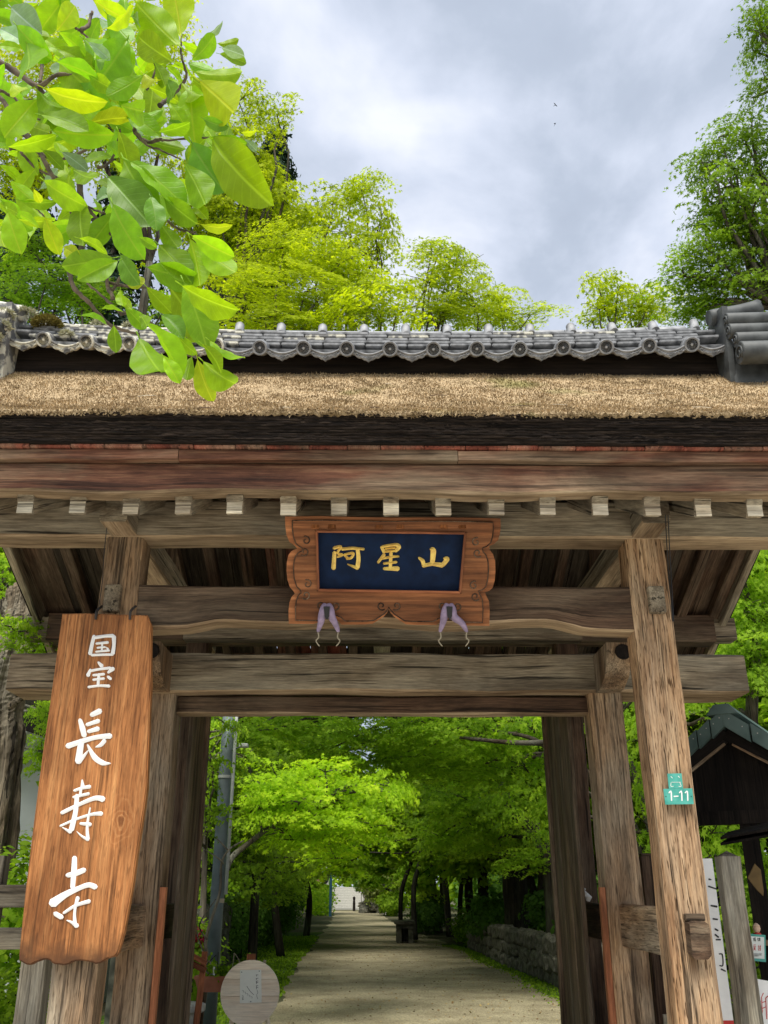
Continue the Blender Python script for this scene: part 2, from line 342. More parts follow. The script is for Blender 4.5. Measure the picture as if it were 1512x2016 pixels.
WHITE = plain('white_paint', (.86, .85, .82), .55, var=.05)
GOLD = plain('gold_leaf', (.95, .62, .16), .45, metal=.35, var=.2, scale=30)
NAVY = plain('navy_lacquer', (.004, .014, .045), .55, var=.25, scale=12, spec=.12)
PURPLE = plain('faded_purple_cloth', (.29, .22, .32), .8, var=.2, scale=25, bump=.3)
BLACKM = plain('black_metal', (.012, .012, .013), .5)
CORD = plain('pale_cord', (.34, .29, .20), .9)
GREENP = plain('green_enamel_plate', (.055, .36, .29), .4, var=.15, scale=14, c2=(.10, .44, .36))
PAPER = plain('white_paper', (.80, .82, .76), .8, var=.04)
INK = plain('black_ink', (.015, .015, .015), .6)
REDP = plain('red_paint', (.55, .035, .03), .6)
PLASTER = plain('grey_white_plaster', (.46, .50, .46), .9, var=.08, scale=2)
STEEL = plain('galvanised_pole', (.13, .165, .175), .6, metal=.15, var=.2, scale=5)
PIPE = plain('white_conduit', (.42, .45, .43), .6)
STONE = plain('field_stone', (.05, .052, .036), .95, scale=5, c2=(.20, .185, .145), bump=1.0, lo=.3, hi=.72)
STONE_D = plain('mossy_dark_stone', (.03, .032, .022), .95, scale=5, c2=(.12, .12, .09), bump=.8)
GRAN = plain('pale_granite', (.42, .41, .38), .9, scale=25, var=.25, bump=.2)
TERRA = plain('terracotta', (.34, .13, .075), .85, var=.2)
BLUEP = plain('blue_banner_pole', (.03, .10, .16), .5)
YELLOW = plain('faded_yellow_cloth', (.15, .095, .035), .9, var=.2)
PINK = plain('pink_cloth', (.72, .25, .36), .8)
DOLL = plain('doll_skin', (.62, .42, .29), .6)
BLACKCLOTH = plain('black_print', (.02, .02, .025), .8)

# ------------------------------------------------------------------ ground, path, moss
def ground_mat(name, c1, c2, c3, sc=3.0, bump=.3, speck=.25):
    m, t, bs, N = mat_base(name); L = t.links.new
    tcn = N('ShaderNodeTexCoord')
    n = N('ShaderNodeTexNoise'); n.inputs['Scale'].default_value = .55 * sc; n.inputs['Detail'].default_value = 8; n.inputs['Roughness'].default_value = .6; L(tcn.outputs['Object'], n.inputs['Vector'])
    r = ramp(N, [(.32, c1), (.70, c3), (.5, c2)]); L(n.outputs['Fac'], r.inputs[0])
    s = N('ShaderNodeTexNoise'); s.inputs['Scale'].default_value = 60; s.inputs['Detail'].default_value = 3; L(tcn.outputs['Object'], s.inputs['Vector'])
    rs = ramp(N, [(.38, (1 - speck,) * 3), (.62, (1 + speck * .5,) * 3)]); L(s.outputs['Fac'], rs.inputs[0])
    mm = N('ShaderNodeMixRGB', blend_type='MULTIPLY'); mm.inputs[0].default_value = 1; L(r.outputs[0], mm.inputs[1]); L(rs.outputs[0], mm.inputs[2])
    L(mm.outputs[0], bs.inputs['Base Color']); bs.inputs['Roughness'].default_value = .95; bs.inputs['Specular IOR Level'].default_value = .15
    bp = N('ShaderNodeBump'); bp.inputs['Strength'].default_value = bump; bp.inputs['Distance'].default_value = .02; L(s.outputs['Fac'], bp.inputs['Height']); L(bp.outputs[0], bs.inputs['Normal'])
    return m
G_SOIL = ground_mat('leaf_litter_soil', (.05, .05, .025), (.085, .08, .045), (.13, .12, .07), 2)
G_PATH = ground_mat('raked_sandy_gravel', (.20, .17, .105), (.27, .235, .15), (.36, .32, .205), 2.2, .6, .45)
G_YARD = ground_mat('pale_forecourt_gravel', (.42, .40, .34), (.52, .49, .42), (.60, .57, .5), 1.5)
G_MOSS = ground_mat('green_moss', (.035, .075, .010), (.06, .115, .016), (.10, .16, .03), 8, .6, .45)
def sheet(name, rows, z, mat):        # rows: (y, xl, xr); a strip of ground
    V = []; Fc = []; K = 6
    for (y, a, b) in rows:
        for k in range(K + 1): V.append((lerp(a, b, k / K), y, z))
    for i in range(len(rows) - 1):
        for k in range(K):
            a = i * (K + 1) + k; Fc.append((a, a + 1, a + K + 2, a + K + 1))
    return link(name, mesh_py(name, V, Fc), mat)
kind(sheet('ground', [(-700, -900, 900), (0, -900, 900), (300, -900, 900), (900, -900, 900)], 0, G_SOIL), 'structure')
kind(sheet('forecourt', [(-60, -40, 40), (-20, -40, 40), (6, -40, 40), (7.0, -40, 40)], .004, G_YARD), 'structure')
PATH = [(7.0, -2.0, 3.2), (10, -1.9, 3.15), (14, -1.68, 3.1), (18, -1.74, 3.0), (24, -2.1, 2.75), (30, -2.25, 2.5), (40, -2.6, 1.7), (58, -3.1, .55), (89, -4.4, -.3), (104, -5.6, -1.0)]
def path_x(y):
    for (a, l0, r0), (b, l1, r1) in zip(PATH, PATH[1:]):
        if a <= y <= b: t = (y - a) / (b - a); return lerp(l0, l1, t), lerp(r0, r1, t)
    return (PATH[0][1:] if y < PATH[0][0] else PATH[-1][1:])
rowsP = []
y = 7.0
while y < 104:
    a, b = path_x(y); j = .10 * math.sin(y * .9) + .05 * math.sin(y * 2.3 + 1) + random.uniform(-.03, .03); rowsP.append((y, a + j, b + .08 * math.sin(y * 1.1) + random.uniform(-.03, .03))); y += .2 if y < 40 else 2
kind(sheet('path', rowsP, .008, G_PATH), 'structure')
kind(sheet('moss_bank', [(yy, path_x(yy)[0] - 2.2, path_x(yy)[0] + .05) for yy in np.arange(9.0, 45, .5)], .004, G_MOSS), 'structure')
kind(sheet('moss_verge', [(yy, path_x(yy)[1] - .22 - .10 * math.sin(yy * .8) + random.uniform(-.05, .05), path_x(yy)[1] + .8) for yy in np.arange(11.0, 34, .12)], .012, G_MOSS), 'structure')

# ------------------------------------------------------------------ the gate
GATE = Thing('temple_gate', 'weathered wooden temple gate with bark roof and grey ridge tiles', 'gate', (0, 6.8, 0), rot=R(.55))
PX, PW = 1.823, .265                  # post axis and width
DF, DM, DB = 6.10, 7.60, 8.95         # front, main and rear post rows
for s in (-1, 1):
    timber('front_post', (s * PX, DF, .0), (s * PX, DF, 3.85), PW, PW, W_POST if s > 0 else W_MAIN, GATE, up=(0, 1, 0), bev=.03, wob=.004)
    timber('main_post', (s * PX, DM, .0), (s * PX, DM, 3.07), .275, .28, W_MAIN, GATE, up=(0, 1, 0), bev=.022, wob=.005)
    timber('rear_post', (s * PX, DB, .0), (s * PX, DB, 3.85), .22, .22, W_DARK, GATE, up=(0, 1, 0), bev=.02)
    # base stones
    box('base_stone', (s * PX - .24, DF - .24, .0), (s * PX + .24, DF + .24, .09), GRAN, GATE, .03)
    box('base_stone', (s * PX - .26, DM - .26, .0), (s * PX + .26, DM + .26, .09), GRAN, GATE, .03)
    # tie beams running front to back, with their noses and wedges
    timber('tie_beam', (s * PX, DF + .13, 1.335), (s * PX, DM - .13, 1.335), .10, .29, W_MAIN, GATE, bev=.012)
    timber('tie_beam', (s * PX - s * .0, DM + .13, 1.345), (s * PX, DB, 1.345), .10, .27, W_DARK, GATE, bev=.012)
    if s > 0: timber('tie_beam_nose', (s * PX + .02, DF - .225, 1.30), (s * PX + .02, DF - .11, 1.315), .115, .205, W_DARK, GATE, bev=.02, wob=.004, seg=.05)
    if s > 0: box('wedge', (s * PX - .04, DF - .19, 1.405), (s * PX + .075, DF - .125, 1.445), W_DARK, GATE, .008)
    # arms over the posts carrying the purlins, their blunt noses project under the eave
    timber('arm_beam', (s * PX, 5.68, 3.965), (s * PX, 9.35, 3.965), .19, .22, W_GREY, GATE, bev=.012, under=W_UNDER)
    # blocks on the posts' faces: ends of the rainbow beam's tenons
    box('tenon_end', (s * PX - .055 + s * .02, DF - .185, 3.30), (s * PX + .055 + s * .02, DF - .12, 3.49), W_GREY, GATE, .015, 'Y')
    # bracket nose on the main post below the arm
    off = []
    nose = [(0, 0), (.0, -.30), (.16, -.30), (.34, -.24), (.43, -.15), (.47, -.05), (.47, .0)]
    V = []; xs = (s * PX - .095, s * PX + .095)
    for xx in xs:
        for (dy, dz) in nose: V.append((xx, DM - .19 - dy, 3.36 + dz))
    n = len(nose); Fc = [tuple(range(n)), tuple(range(2 * n - 1, n - 1, -1))] + [(i, i + n, (i + 1) % n + n, (i + 1) % n) for i in range(n)]
    o = link('bracket_nose', mesh_py('bracket_nose', V, Fc, gr=gr_axis(V, 'Z')), W_MAIN, GATE)
    c = Vector((s * PX + .03, DM - .19 - .472, 3.285)); V2, F2 = tube_data([c, c + Vector((0, -.014, 0))], [.062, .058], 20)
    link('end_cap', mesh_py('end_cap', V2, F2, False, gr_axis(V2, 'Y')), W_BLACK, o)

# beams across
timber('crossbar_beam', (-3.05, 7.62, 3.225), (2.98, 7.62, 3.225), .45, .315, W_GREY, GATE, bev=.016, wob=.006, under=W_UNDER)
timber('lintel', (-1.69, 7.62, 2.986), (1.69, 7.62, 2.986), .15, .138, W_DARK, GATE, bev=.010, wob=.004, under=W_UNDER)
def koryo_bot(t):
    e = min(t, 1 - t)
    return .055 * max(0., min(1., (e - .10) / .07)) + .012 * math.sin(t * 17)
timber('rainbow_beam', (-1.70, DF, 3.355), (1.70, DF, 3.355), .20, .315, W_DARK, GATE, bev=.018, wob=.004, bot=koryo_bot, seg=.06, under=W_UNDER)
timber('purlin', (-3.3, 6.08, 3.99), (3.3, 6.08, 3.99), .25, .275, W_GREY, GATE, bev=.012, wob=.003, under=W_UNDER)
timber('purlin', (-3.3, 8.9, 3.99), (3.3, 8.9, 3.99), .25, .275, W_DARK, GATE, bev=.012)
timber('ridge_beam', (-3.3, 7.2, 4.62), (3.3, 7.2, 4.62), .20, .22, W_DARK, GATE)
for s in (-1, 0, 1):
    timber('ridge_strut', (s * PX, 7.2, 4.07), (s * PX, 7.2, 4.52), .16, .16, W_DARK, GATE, up=(0, 1, 0))
timber('middle_arm_beam', (.0, 6.25, 3.965), (.0, 9.35, 3.965), .17, .20, W_GREY, GATE)
timber('upper_crossbar', (-1.69, 7.62, 3.62), (1.69, 7.62, 3.62), .14, .16, W_GREY, GATE)
timber('rear_lintel', (-1.69, DB, 3.30), (1.69, DB, 3.30), .14, .22, W_GREY, GATE)

# rafters, front and rear, and the boards above them
RX = [-.328 * 9.5 + .034 + .328 * .5 + .328 * i for i in range(20)]
def zf(y): return 3.808 + .52 * (y - 5.3)
def zr(y): return 4.806 - .41 * (y - 7.2)
for i, x in enumerate(RX):
    if abs(x) > 3.4: continue
    dx = random.uniform(-.008, .008); e = random.uniform(-.012, .012)
    timber('rafter', (x + dx, 5.30 + e, zf(5.3)), (x + dx, 7.18, zf(7.18)), .102, .128, W_GREY, GATE, bev=.007, wob=.002, seg=.3)
    o = box('rafter_end', (x + dx - .0485, 5.292 + e, zf(5.3) - .060), (x + dx + .0485, 5.30 + e, zf(5.3) + .056), W_PALE, GATE, .002, 'X')
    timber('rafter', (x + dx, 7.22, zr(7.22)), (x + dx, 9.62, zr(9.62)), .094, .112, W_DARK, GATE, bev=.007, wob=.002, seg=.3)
bx = -3.46
while bx < 3.44:
    w = random.uniform(.24, .40); w = min(w, 3.46 - bx)
    m = random.choice([W_ROOF, W_DARK, W_ROOF, W_ROOF, W_DARK]) if not (-1.25 < bx < -.55) else random.choice([W_RED, W_DARK])
    c = bx + w / 2
    timber('roof_board', (c, 7.2, zr(7.2) + .075), (c, 9.66, zr(9.66) + .075), w - .006, .022, m, GATE, bev=.003, wob=.001, seg=.5)
    timber('roof_board', (c, 5.36, zf(5.36) + .075), (c, 7.2, zf(7.2) + .075), w - .006, .022, m, GATE, bev=.003, wob=.001, seg=.5)
    bx += w
# eave beams at the front
def wavy(t): return .006 * math.sin(t * 19) + .006 * math.sin(t * 37 + 1) - .003
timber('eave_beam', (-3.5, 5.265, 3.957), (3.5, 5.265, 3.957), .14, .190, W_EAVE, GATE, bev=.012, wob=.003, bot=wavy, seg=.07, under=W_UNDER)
ex = -3.5
for j, L_ in enumerate((2.2, 1.75, 2.05, 1.0)):
    timber('fascia_board', (ex, 5.215, 4.092), (min(3.5, ex + L_ - .004), 5.215, 4.092), .13, .072, W_EAVE if j < 3 else W_GREY, GATE, bev=.006, wob=.0025)
    ex += L_
timber('eave_beam', (-3.5, 9.60, 3.90), (3.5, 9.60, 3.90), .12, .14, W_DARK, GATE)
sx = -3.5
proto = None
while sx < 3.48:
    w = random.uniform(.19, .30); w = min(w, 3.5 - sx)
    y0 = 5.128 + random.uniform(-.006, .008)
    box('shingle', (sx + .002, y0, 4.131), (sx + w - .002, 5.32, 4.148 + random.uniform(0, .003)), W_RED, GATE, .003, 'Y')
    sx += w
# bark roof slab: eave edge in thin layers, then the moss-grown surface
def roof_top(t):                      # t 0 eave .. 1 ridge, front slope
    return 5.02 + 2.08 * t, 4.325 + 1.56 * t - .11 * math.sin(math.pi * t)
NL = 11
for l in range(NL):
    z0 = 4.152 + .0158 * l; y0 = 5.098 - .0062 * l
    V = []; Fc = []; n = 150
    for i in range(n + 1):
        x = -3.56 + 7.12 * i / n
        d = random.uniform(-.007, .007) + .006 * math.sin(x * 3 + l); zz = random.uniform(-.0018, .0018)
        V += [(x, y0 + d, z0 + zz), (x, y0 + d, z0 + .0136 + zz), (x, 5.4, z0 + .0133), (x, 5.4, z0)]
    for i in range(n):
        for j in range(3): a = i * 4 + j; Fc.append((a, a + 4, a + 5, a + 1))
        a = i * 4; Fc.append((a, a + 3, a + 7, a + 4))
    link('bark_layer', mesh_py('bark_layer', V, Fc, gr=gr_axis(V, 'X')), BARK, GATE)
def moss_mat(name):
    m, t, bs, N = mat_base(name); L = t.links.new
    tcn = N('ShaderNodeTexCoord'); at = N('ShaderNodeAttribute', attribute_name='lv')
    n = N('ShaderNodeTexNoise'); n.inputs['Scale'].default_value = 1.3; n.inputs['Detail'].default_value = 6; L(tcn.outputs['Object'], n.inputs['Vector'])
    n2 = N('ShaderNodeTexNoise'); n2.inputs['Scale'].default_value = 38; n2.inputs['Detail'].default_value = 8; n2.inputs['Roughness'].default_value = .75; L(tcn.outputs['Object'], n2.inputs['Vector'])
    r = ramp(N, [(.3, (.27, .205, .13)), (.72, (.76, .62, .43)), (.5, (.53, .415, .27))]); L(n2.outputs['Fac'], r.inputs[0])
    g = ramp(N, [(.60, (0, 0, 0)), (.72, (1, 1, 1))]); L(n.outputs['Fac'], g.inputs[0])
    mg = N('ShaderNodeMixRGB'); L(g.outputs[0], mg.inputs[0]); L(r.outputs[0], mg.inputs[1]); mg.inputs[2].default_value = (.33, .30, .14, 1)
    rl = ramp(N, [(0, (.30, .25, .20)), (.22, (.8, .76, .7)), (.8, (1.0, 1.0, .97)), (1, (1.5, 1.45, 1.3))]); L(at.outputs['Fac'], rl.inputs[0])
    mm = N('ShaderNodeMixRGB', blend_type='MULTIPLY'); mm.inputs[0].default_value = 1; L(mg.outputs[0], mm.inputs[1]); L(rl.outputs[0], mm.inputs[2])
    n3 = N('ShaderNodeTexNoise'); n3.inputs['Scale'].default_value = 4.5; n3.inputs['Detail'].default_value = 7; n3.inputs['Roughness'].default_value = .65; L(tcn.outputs['Object'], n3.inputs['Vector'])
    r3 = ramp(N, [(.34, (.52, .48, .40)), (.62, (1.08, 1.06, 1.02)), (.46, (.92, .9, .86))]); L(n3.outputs['Fac'], r3.inputs[0])
    m3 = N('ShaderNodeMixRGB', blend_type='MULTIPLY'); m3.inputs[0].default_value = 1; L(mm.outputs[0], m3.inputs[1]); L(r3.outputs[0], m3.inputs[2]); mm = m3
    L(mm.outputs[0], bs.inputs['Base Color']); bs.inputs['Roughness'].default_value = .95; bs.inputs['Specular IOR Level'].default_value = .1
    bp = N('ShaderNodeBump'); bp.inputs['Strength'].default_value = .7; bp.inputs['Distance'].default_value = .03; L(n2.outputs['Fac'], bp.inputs['Height']); L(bp.outputs[0], bs.inputs['Normal'])
    return m
M_MOSS = moss_mat('dried_roof_moss')
def slope(name, f, nx, nv, mat, jit, parent):
    xs = np.linspace(-3.58, 3.58, nx + 1); V = []; lv = []
    for i in range(nv + 1):
        t = i / nv; y, z = f(t)
        for x in xs:
            dz = jit * (random.uniform(-1, 1) + 1.3 * math.sin(x * 5.1 + t * 9) * math.sin(x * 2.3 - t * 4)); yy = y
            if i == 0: yy += random.uniform(-.012, .02); dz = random.uniform(-.012, .004)
            V.append((x, yy, z + dz)); lv.append(.5)
    W = nx + 1; Fc = [(i * W + k, i * W + k + 1, (i + 1) * W + k + 1, (i + 1) * W + k) for i in range(nv) for k in range(nx)]
    # fold the front row down over the edge
    o = len(V)
    for k, x in enumerate(xs): V.append((x, V[k][1] + .015, V[k][2] - .014)); lv.append(.1)
    Fc += [(k, o + k, o + k + 1, k + 1) for k in range(nx)]
    return link(name, mesh_np(name, V, Fc, 4, {'lv': lv}), mat, parent)
THATCH = slope('thatch', roof_top, 330, 70, M_MOSS, .0035, GATE)
slope('thatch', lambda t: (9.75 - 2.6 * t, 4.18 + 1.65 * t - .1 * math.sin(math.pi * t)), 60, 14, M_MOSS, .006, GATE)
# side faces of the bark slab at both gables
for s in (-1, 1):
    pr = [(5.05, 4.17)] + [roof_top(t) for t in (0, .25, .5, .75, 1)] + [(7.15, 5.8)] + [(9.75 - 2.6 * t, 4.18 + 1.65 * t - .1 * math.sin(math.pi * t)) for t in (.8, .5, .25, 0)] + [(9.70, zr(9.7) + .10), (8.4, zr(8.4) + .10), (7.2, 4.92), (6.2, zf(6.2) + .1)]
    V = []; x0, x1 = s * 3.44, s * 3.57
    for xx in (x0, x1):
        for (yy, zz) in pr: V.append((xx, yy, zz))
    n = len(pr); Fc = [tuple(range(n)), tuple(range(2 * n - 1, n - 1, -1))] + [(i, i + n, (i + 1) % n + n, (i + 1) % n) for i in range(n)]
    link('bark_gable', mesh_py('bark_gable', V, Fc, gr=gr_axis(V, 'Y')), BARK, GATE)
    for (ya, yb, fz) in ((5.2, 7.2, zf), (7.2, 9.72, zr)):
        timber('bargeboard', (s * 3.40, ya, fz(ya) + .0), (s * 3.40, yb, fz(yb) + .0), .07, .24, W_GREY, GATE, bev=.01, wob=.004)
    # curved tip of the rear bargeboard
    timber('bargeboard_tip', (s * 3.40, 9.70, zr(9.7) - .02), (s * 3.40, 9.84, zr(9.84) - .10), .065, .20, W_DARK, GATE, bev=.01, seg=.04, wscale=lambda t: 1 - .45 * t)
    # gable infill struts seen from below
    timber('gable_purlin_end', (s * 3.3, 8.9, 3.99), (s * 3.52, 8.9, 3.99), .2, .22, W_GREY, GATE)
# loose tufts of dried moss on the slope
nT = 85000
T = RNG.random(nT) ** .9; X = RNG.uniform(-3.57, 3.57, nT)
yy = 5.02 + 2.08 * T; zz = 4.325 + 1.56 * T - .11 * np.sin(np.pi * T)
C = np.stack([X, yy, zz + .006 + .012 * np.maximum(0, np.sin(X * 9.1 + yy * 5) * np.sin(X * 3.3 - yy * 7))], 1)
nrm = np.array([0, -.58, .81])
d = RNG.normal(size=(nT, 3)) * .75 + nrm; d /= np.linalg.norm(d, axis=1)[:, None]
sd_ = np.cross(d, RNG.normal(size=(nT, 3))); sd_ /= np.linalg.norm(sd_, axis=1)[:, None]
hh = RNG.uniform(.005, .015, nT)[:, None]; ww = RNG.uniform(.003, .007, nT)[:, None]
Vt = np.concatenate([C - sd_ * ww - nrm * .006, C + sd_ * ww - nrm * .006, C + d * hh], 1).reshape(-1, 3)
lvt = np.repeat(RNG.random(nT), 3)
kind(link('moss_tuft', mesh_np('moss_tuft', Vt, np.arange(nT * 3).reshape(-1, 3), 3, {'lv': lvt}), M_MOSS, THATCH), 'stuff')
for k in range(16):
    tt = random.uniform(.1, .9); yy_, zz_ = roof_top(tt); xx_ = random.uniform(-2.9, 2.9); a_ = random.uniform(-.5, .5); L_ = random.uniform(.05, .14)
    tube('fallen_twig', [(xx_, yy_, zz_ + .016), (xx_ + L_ * .5, yy_ + L_ * .2 * a_, zz_ + .022 + L_ * .2 * a_), (xx_ + L_, yy_ + L_ * a_ * .3, zz_ + .018 + L_ * a_ * .3)], .003, W_PALE if k % 2 else W_DARK, THATCH, 5)
# crumbly dark edge where the moss breaks off above the bark
nE = 5200
X = RNG.uniform(-3.57, 3.57, nE); hang = (np.sin(X * 2.2) + np.sin(X * 5.7 + 1)) * .5
C = np.stack([X, 5.012 + RNG.uniform(-.012, .03, nE), 4.322 + RNG.uniform(-.016, .012, nE) - .010 * hang], 1)
d = RNG.normal(size=(nE, 3)); d /= np.linalg.norm(d, axis=1)[:, None]
sd_ = np.cross(d, RNG.normal(size=(nE, 3))); sd_ /= np.linalg.norm(sd_, axis=1)[:, None]
hh = RNG.uniform(.008, .024, nE)[:, None]
Vt = np.concatenate([C - sd_ * hh * .45, C + sd_ * hh * .45, C + d * hh], 1).reshape(-1, 3)
kind(link('crumbled_moss', mesh_np('crumbled_moss', Vt, np.arange(nE * 3).reshape(-1, 3), 3, {'lv': np.repeat(RNG.random(nE) * .8, 3)}), M_MOSS, THATCH), 'stuff')

# ------------------------------------------------------------------ ridge tiles
def rz(x): return .10 * (abs(x) / 3.3) ** 2.2      # the ridge sweeps up a little to both ends
RIDGE = box('ridge', (-3.4, 7.02, 5.45), (3.3, 7.42, 6.10), W_BLACK, GATE, .01)
RIDGE2 = RIDGE
SPC = .378
# disc tile with a chrysanthemum
def disc_mesh():
    V = []; Fc = []; n = 96
    prof = [(.0, -.028), (.013, -.028), (.017, -.002), (.050, -.002), (.055, .002), (.057, -.034), (.073, -.036), (.079, -.026), (.079, .06)]
    for j, (r, d) in enumerate(prof):
        for i in range(n):
            a = 2 * math.pi * i / n; dd = d
            if j in (2, 3): dd -= .030 * max(0, math.cos(16 * a)) ** .6
            V.append((r * math.cos(a), dd, r * math.sin(a)))
    for j in range(len(prof) - 1):
        for i in range(n): Fc.append((j * n + i, j * n + (i + 1) % n, (j + 1) * n + (i + 1) % n, (j + 1) * n + i))
    # barrel of the tile running back
    return mesh_py('round_tile', V, Fc)
disc_me = disc_mesh(); disc_me.transform(Matrix.Diagonal((.86, .9, .86, 1))); disc_me.materials.append(TILE)
disc_l = disc_me.copy(); disc_l.materials.clear(); disc_l.materials.append(TILE_L)
def scallop_mesh():
    n = 28; half = (SPC - .125) / 2 + .02; up = []; lo = []
    for i in range(n + 1):
        u = -1 + 2 * i / n
        up.append((u * half, .030 - .052 * (1 - u * u)))
        z = -.022 - .055 * (1 - abs(u) ** 1.7) - .010 * abs(math.sin(u * 7.5)) - (.022 * max(0, 1 - abs(u) * 7))
        lo.append((u * half, min(z, up[-1][1] - .012)))
    V = []; Fc = []
    for y in (-.018, .02):
        for (a, b), (c, d) in zip(up, lo):
            mid = []
            V.append((a, y, b)); V.append((a, y if y > 0 else y - .004, b - .010))
            V.append((c, (y + .010) if y < 0 else y, lerp(b, d, .45))); V.append((c, y if y > 0 else y - .002, d + .012)); V.append((c, y, d))
    K = 5; W = (n + 1) * K
    for i in range(n):
        for k in range(K - 1):
            a = i * K + k; Fc.append((a, a + 1, a + K + 1, a + K)); b = a + W; Fc.append((b, b + K, b + K + 1, b + 1))
        Fc.append((i * K, i * K + K, i * K + K + W, i * K + W)); a = i * K + K - 1; Fc.append((a, a + W, a + K + W, a + K))
    # leaf scroll carved between the rims
    for q in range(9):
        u = -.72 + 1.44 * q / 8; c = Vector((u * half, -.016, .000 - .058 * (1 - u * u) - .004))
        pts = [c + Vector((.012 * math.cos(a + q), -.005, .008 * math.sin(a + q))) for a in np.linspace(0, 4.6, 7)]
        v, f = tube_data(pts, [.0045] * 6 + [.002], 5); o = len(V); V += v; Fc += [tuple(i + o for i in t) for t in f]
    return mesh_py('scalloped_tile', V, Fc)
sc_me = scallop_mesh(); sc_me.materials.append(TILE)
sc_l = sc_me.copy(); sc_l.materials.clear(); sc_l.materials.append(TILE_L)
# flat course tile and half-round cap tile
def box_me(name, w, d, h, mat):
    bm = bmesh.new(); bmesh.ops.create_cube(bm, size=1.0)
    for v in bm.verts: v.co = Vector((v.co.x * w, v.co.y * d, v.co.z * h))
    bmesh.ops.bevel(bm, geom=list(bm.edges), offset=.006, segments=2, affect='EDGES')
    me = bpy.data.meshes.new(name); bm.to_mesh(me); bm.free(); me.materials.append(mat); return me
flat_a = box_me('flat_tile', .362, .26, .029, TILE); flat_b = box_me('flat_tile', .362, .26, .029, TILE_L)
def barrel(name, r, L, mat, k=20, axis='Y'):
    V, Fc = tube_data([(0, 0, 0), (0, L * .02, 0), (0, L * .98, 0), (0, L, 0)] if axis == 'Y' else [(0, 0, 0), (L * .02, 0, 0), (L * .98, 0, 0), (L, 0, 0)], [r * .92, r, r, r * .92], k)
    me = mesh_py(name, V, Fc); me.materials.append(mat)
    for p in me.polygons: p.use_smooth = len(p.vertices) == 4
    return me
def cap_mesh():
    V, Fc = tube_data([(0, 0, -.06), (0, 0, .05), (0, 0, .066), (0, 0, .074)], [.041, .041, .032, .012], 20)
    me = mesh_py('cap_tile', V, Fc); me.materials.append(TILE); return me
cap_me = cap_mesh(); cover_me = barrel('cover_tile', .066, .5, TILE, axis='Y')
crown_me = barrel('crown_tile', .10, .372, TILE, 20, 'X'); crown_l = barrel('crown_tile', .10, .372, TILE_L, 20, 'X')
def piece(name, me, loc, rot=(0, 0, 0)):
    o = link(name, me, None, RIDGE2); o.location = loc; o.rotation_euler = rot; return o
def sl(x): return math.atan(.10 * 2.2 * (abs(x) / 3.3) ** 1.2 / 3.3) * (1 if x > 0 else -1)
i = 0
for i in range(-9, 10):
    x = i * SPC + .055
    if x > 2.95 or x < -3.2: continue
    lich = x < -1.2 and random.random() < .8
    piece('round_tile', disc_l if lich else disc_me, (x, 6.82 + random.uniform(-.006, .006), 5.945 + rz(x) + random.uniform(-.004, .004)), (R(31), random.uniform(0, .3), random.uniform(-.03, .03)))
    piece('cover_tile', cover_me, (x, 6.86, 5.968 + rz(x)), (R(30), 0, 0))
for i in range(-9, 9):
    x = (i + .5) * SPC + .055
    if x > 3.0 or x < -3.2: continue
    lich = x < -1.2 and random.random() < .75
    piece('scalloped_tile', sc_l if lich else sc_me, (x, 6.83, 5.935 + rz(x) + random.uniform(-.004, .004)), (R(24), -sl(x), 0))
    piece('pan_tile', flat_a, (x, 6.97, 5.995 + rz(x)), (R(24), -sl(x), 0))
for c in range(5):
    z = 6.035 + .045 * c; y = 7.00 + .026 * c; offx = (c % 2) * .19 + random.uniform(-.03, .03)
    xx = -3.3 + offx - .19
    while xx < 3.3:
        w = random.uniform(.95, 1.02); x = xx + .19
        if -3.2 < x < 2.98:
            lich = (x < -1.3 and random.random() < .75) or random.random() < .12
            piece('flat_tile', flat_b if lich else flat_a, (x, y + random.uniform(-.006, .006), z + rz(x) + random.uniform(-.002, .002)), (R(random.uniform(2, 5)), -sl(x), R(random.uniform(-.6, .6))))
        xx += .372
xx = -3.22
while xx < 2.75:
    x = xx + .186; lich = x < -1.4
    piece('crown_tile', crown_l if lich else crown_me, (xx, 7.17, 6.245 + rz(x)), (0, -sl(x), 0)); xx += .376
for i in range(-9, 10):
    x = i * SPC + .20
    if -2.0 < x < 2.95: piece('cap_tile', cap_me, (x, 7.045, 6.285 + rz(x)), (R(-22 + random.uniform(-5, 5)), random.uniform(-.09, .09), 0))
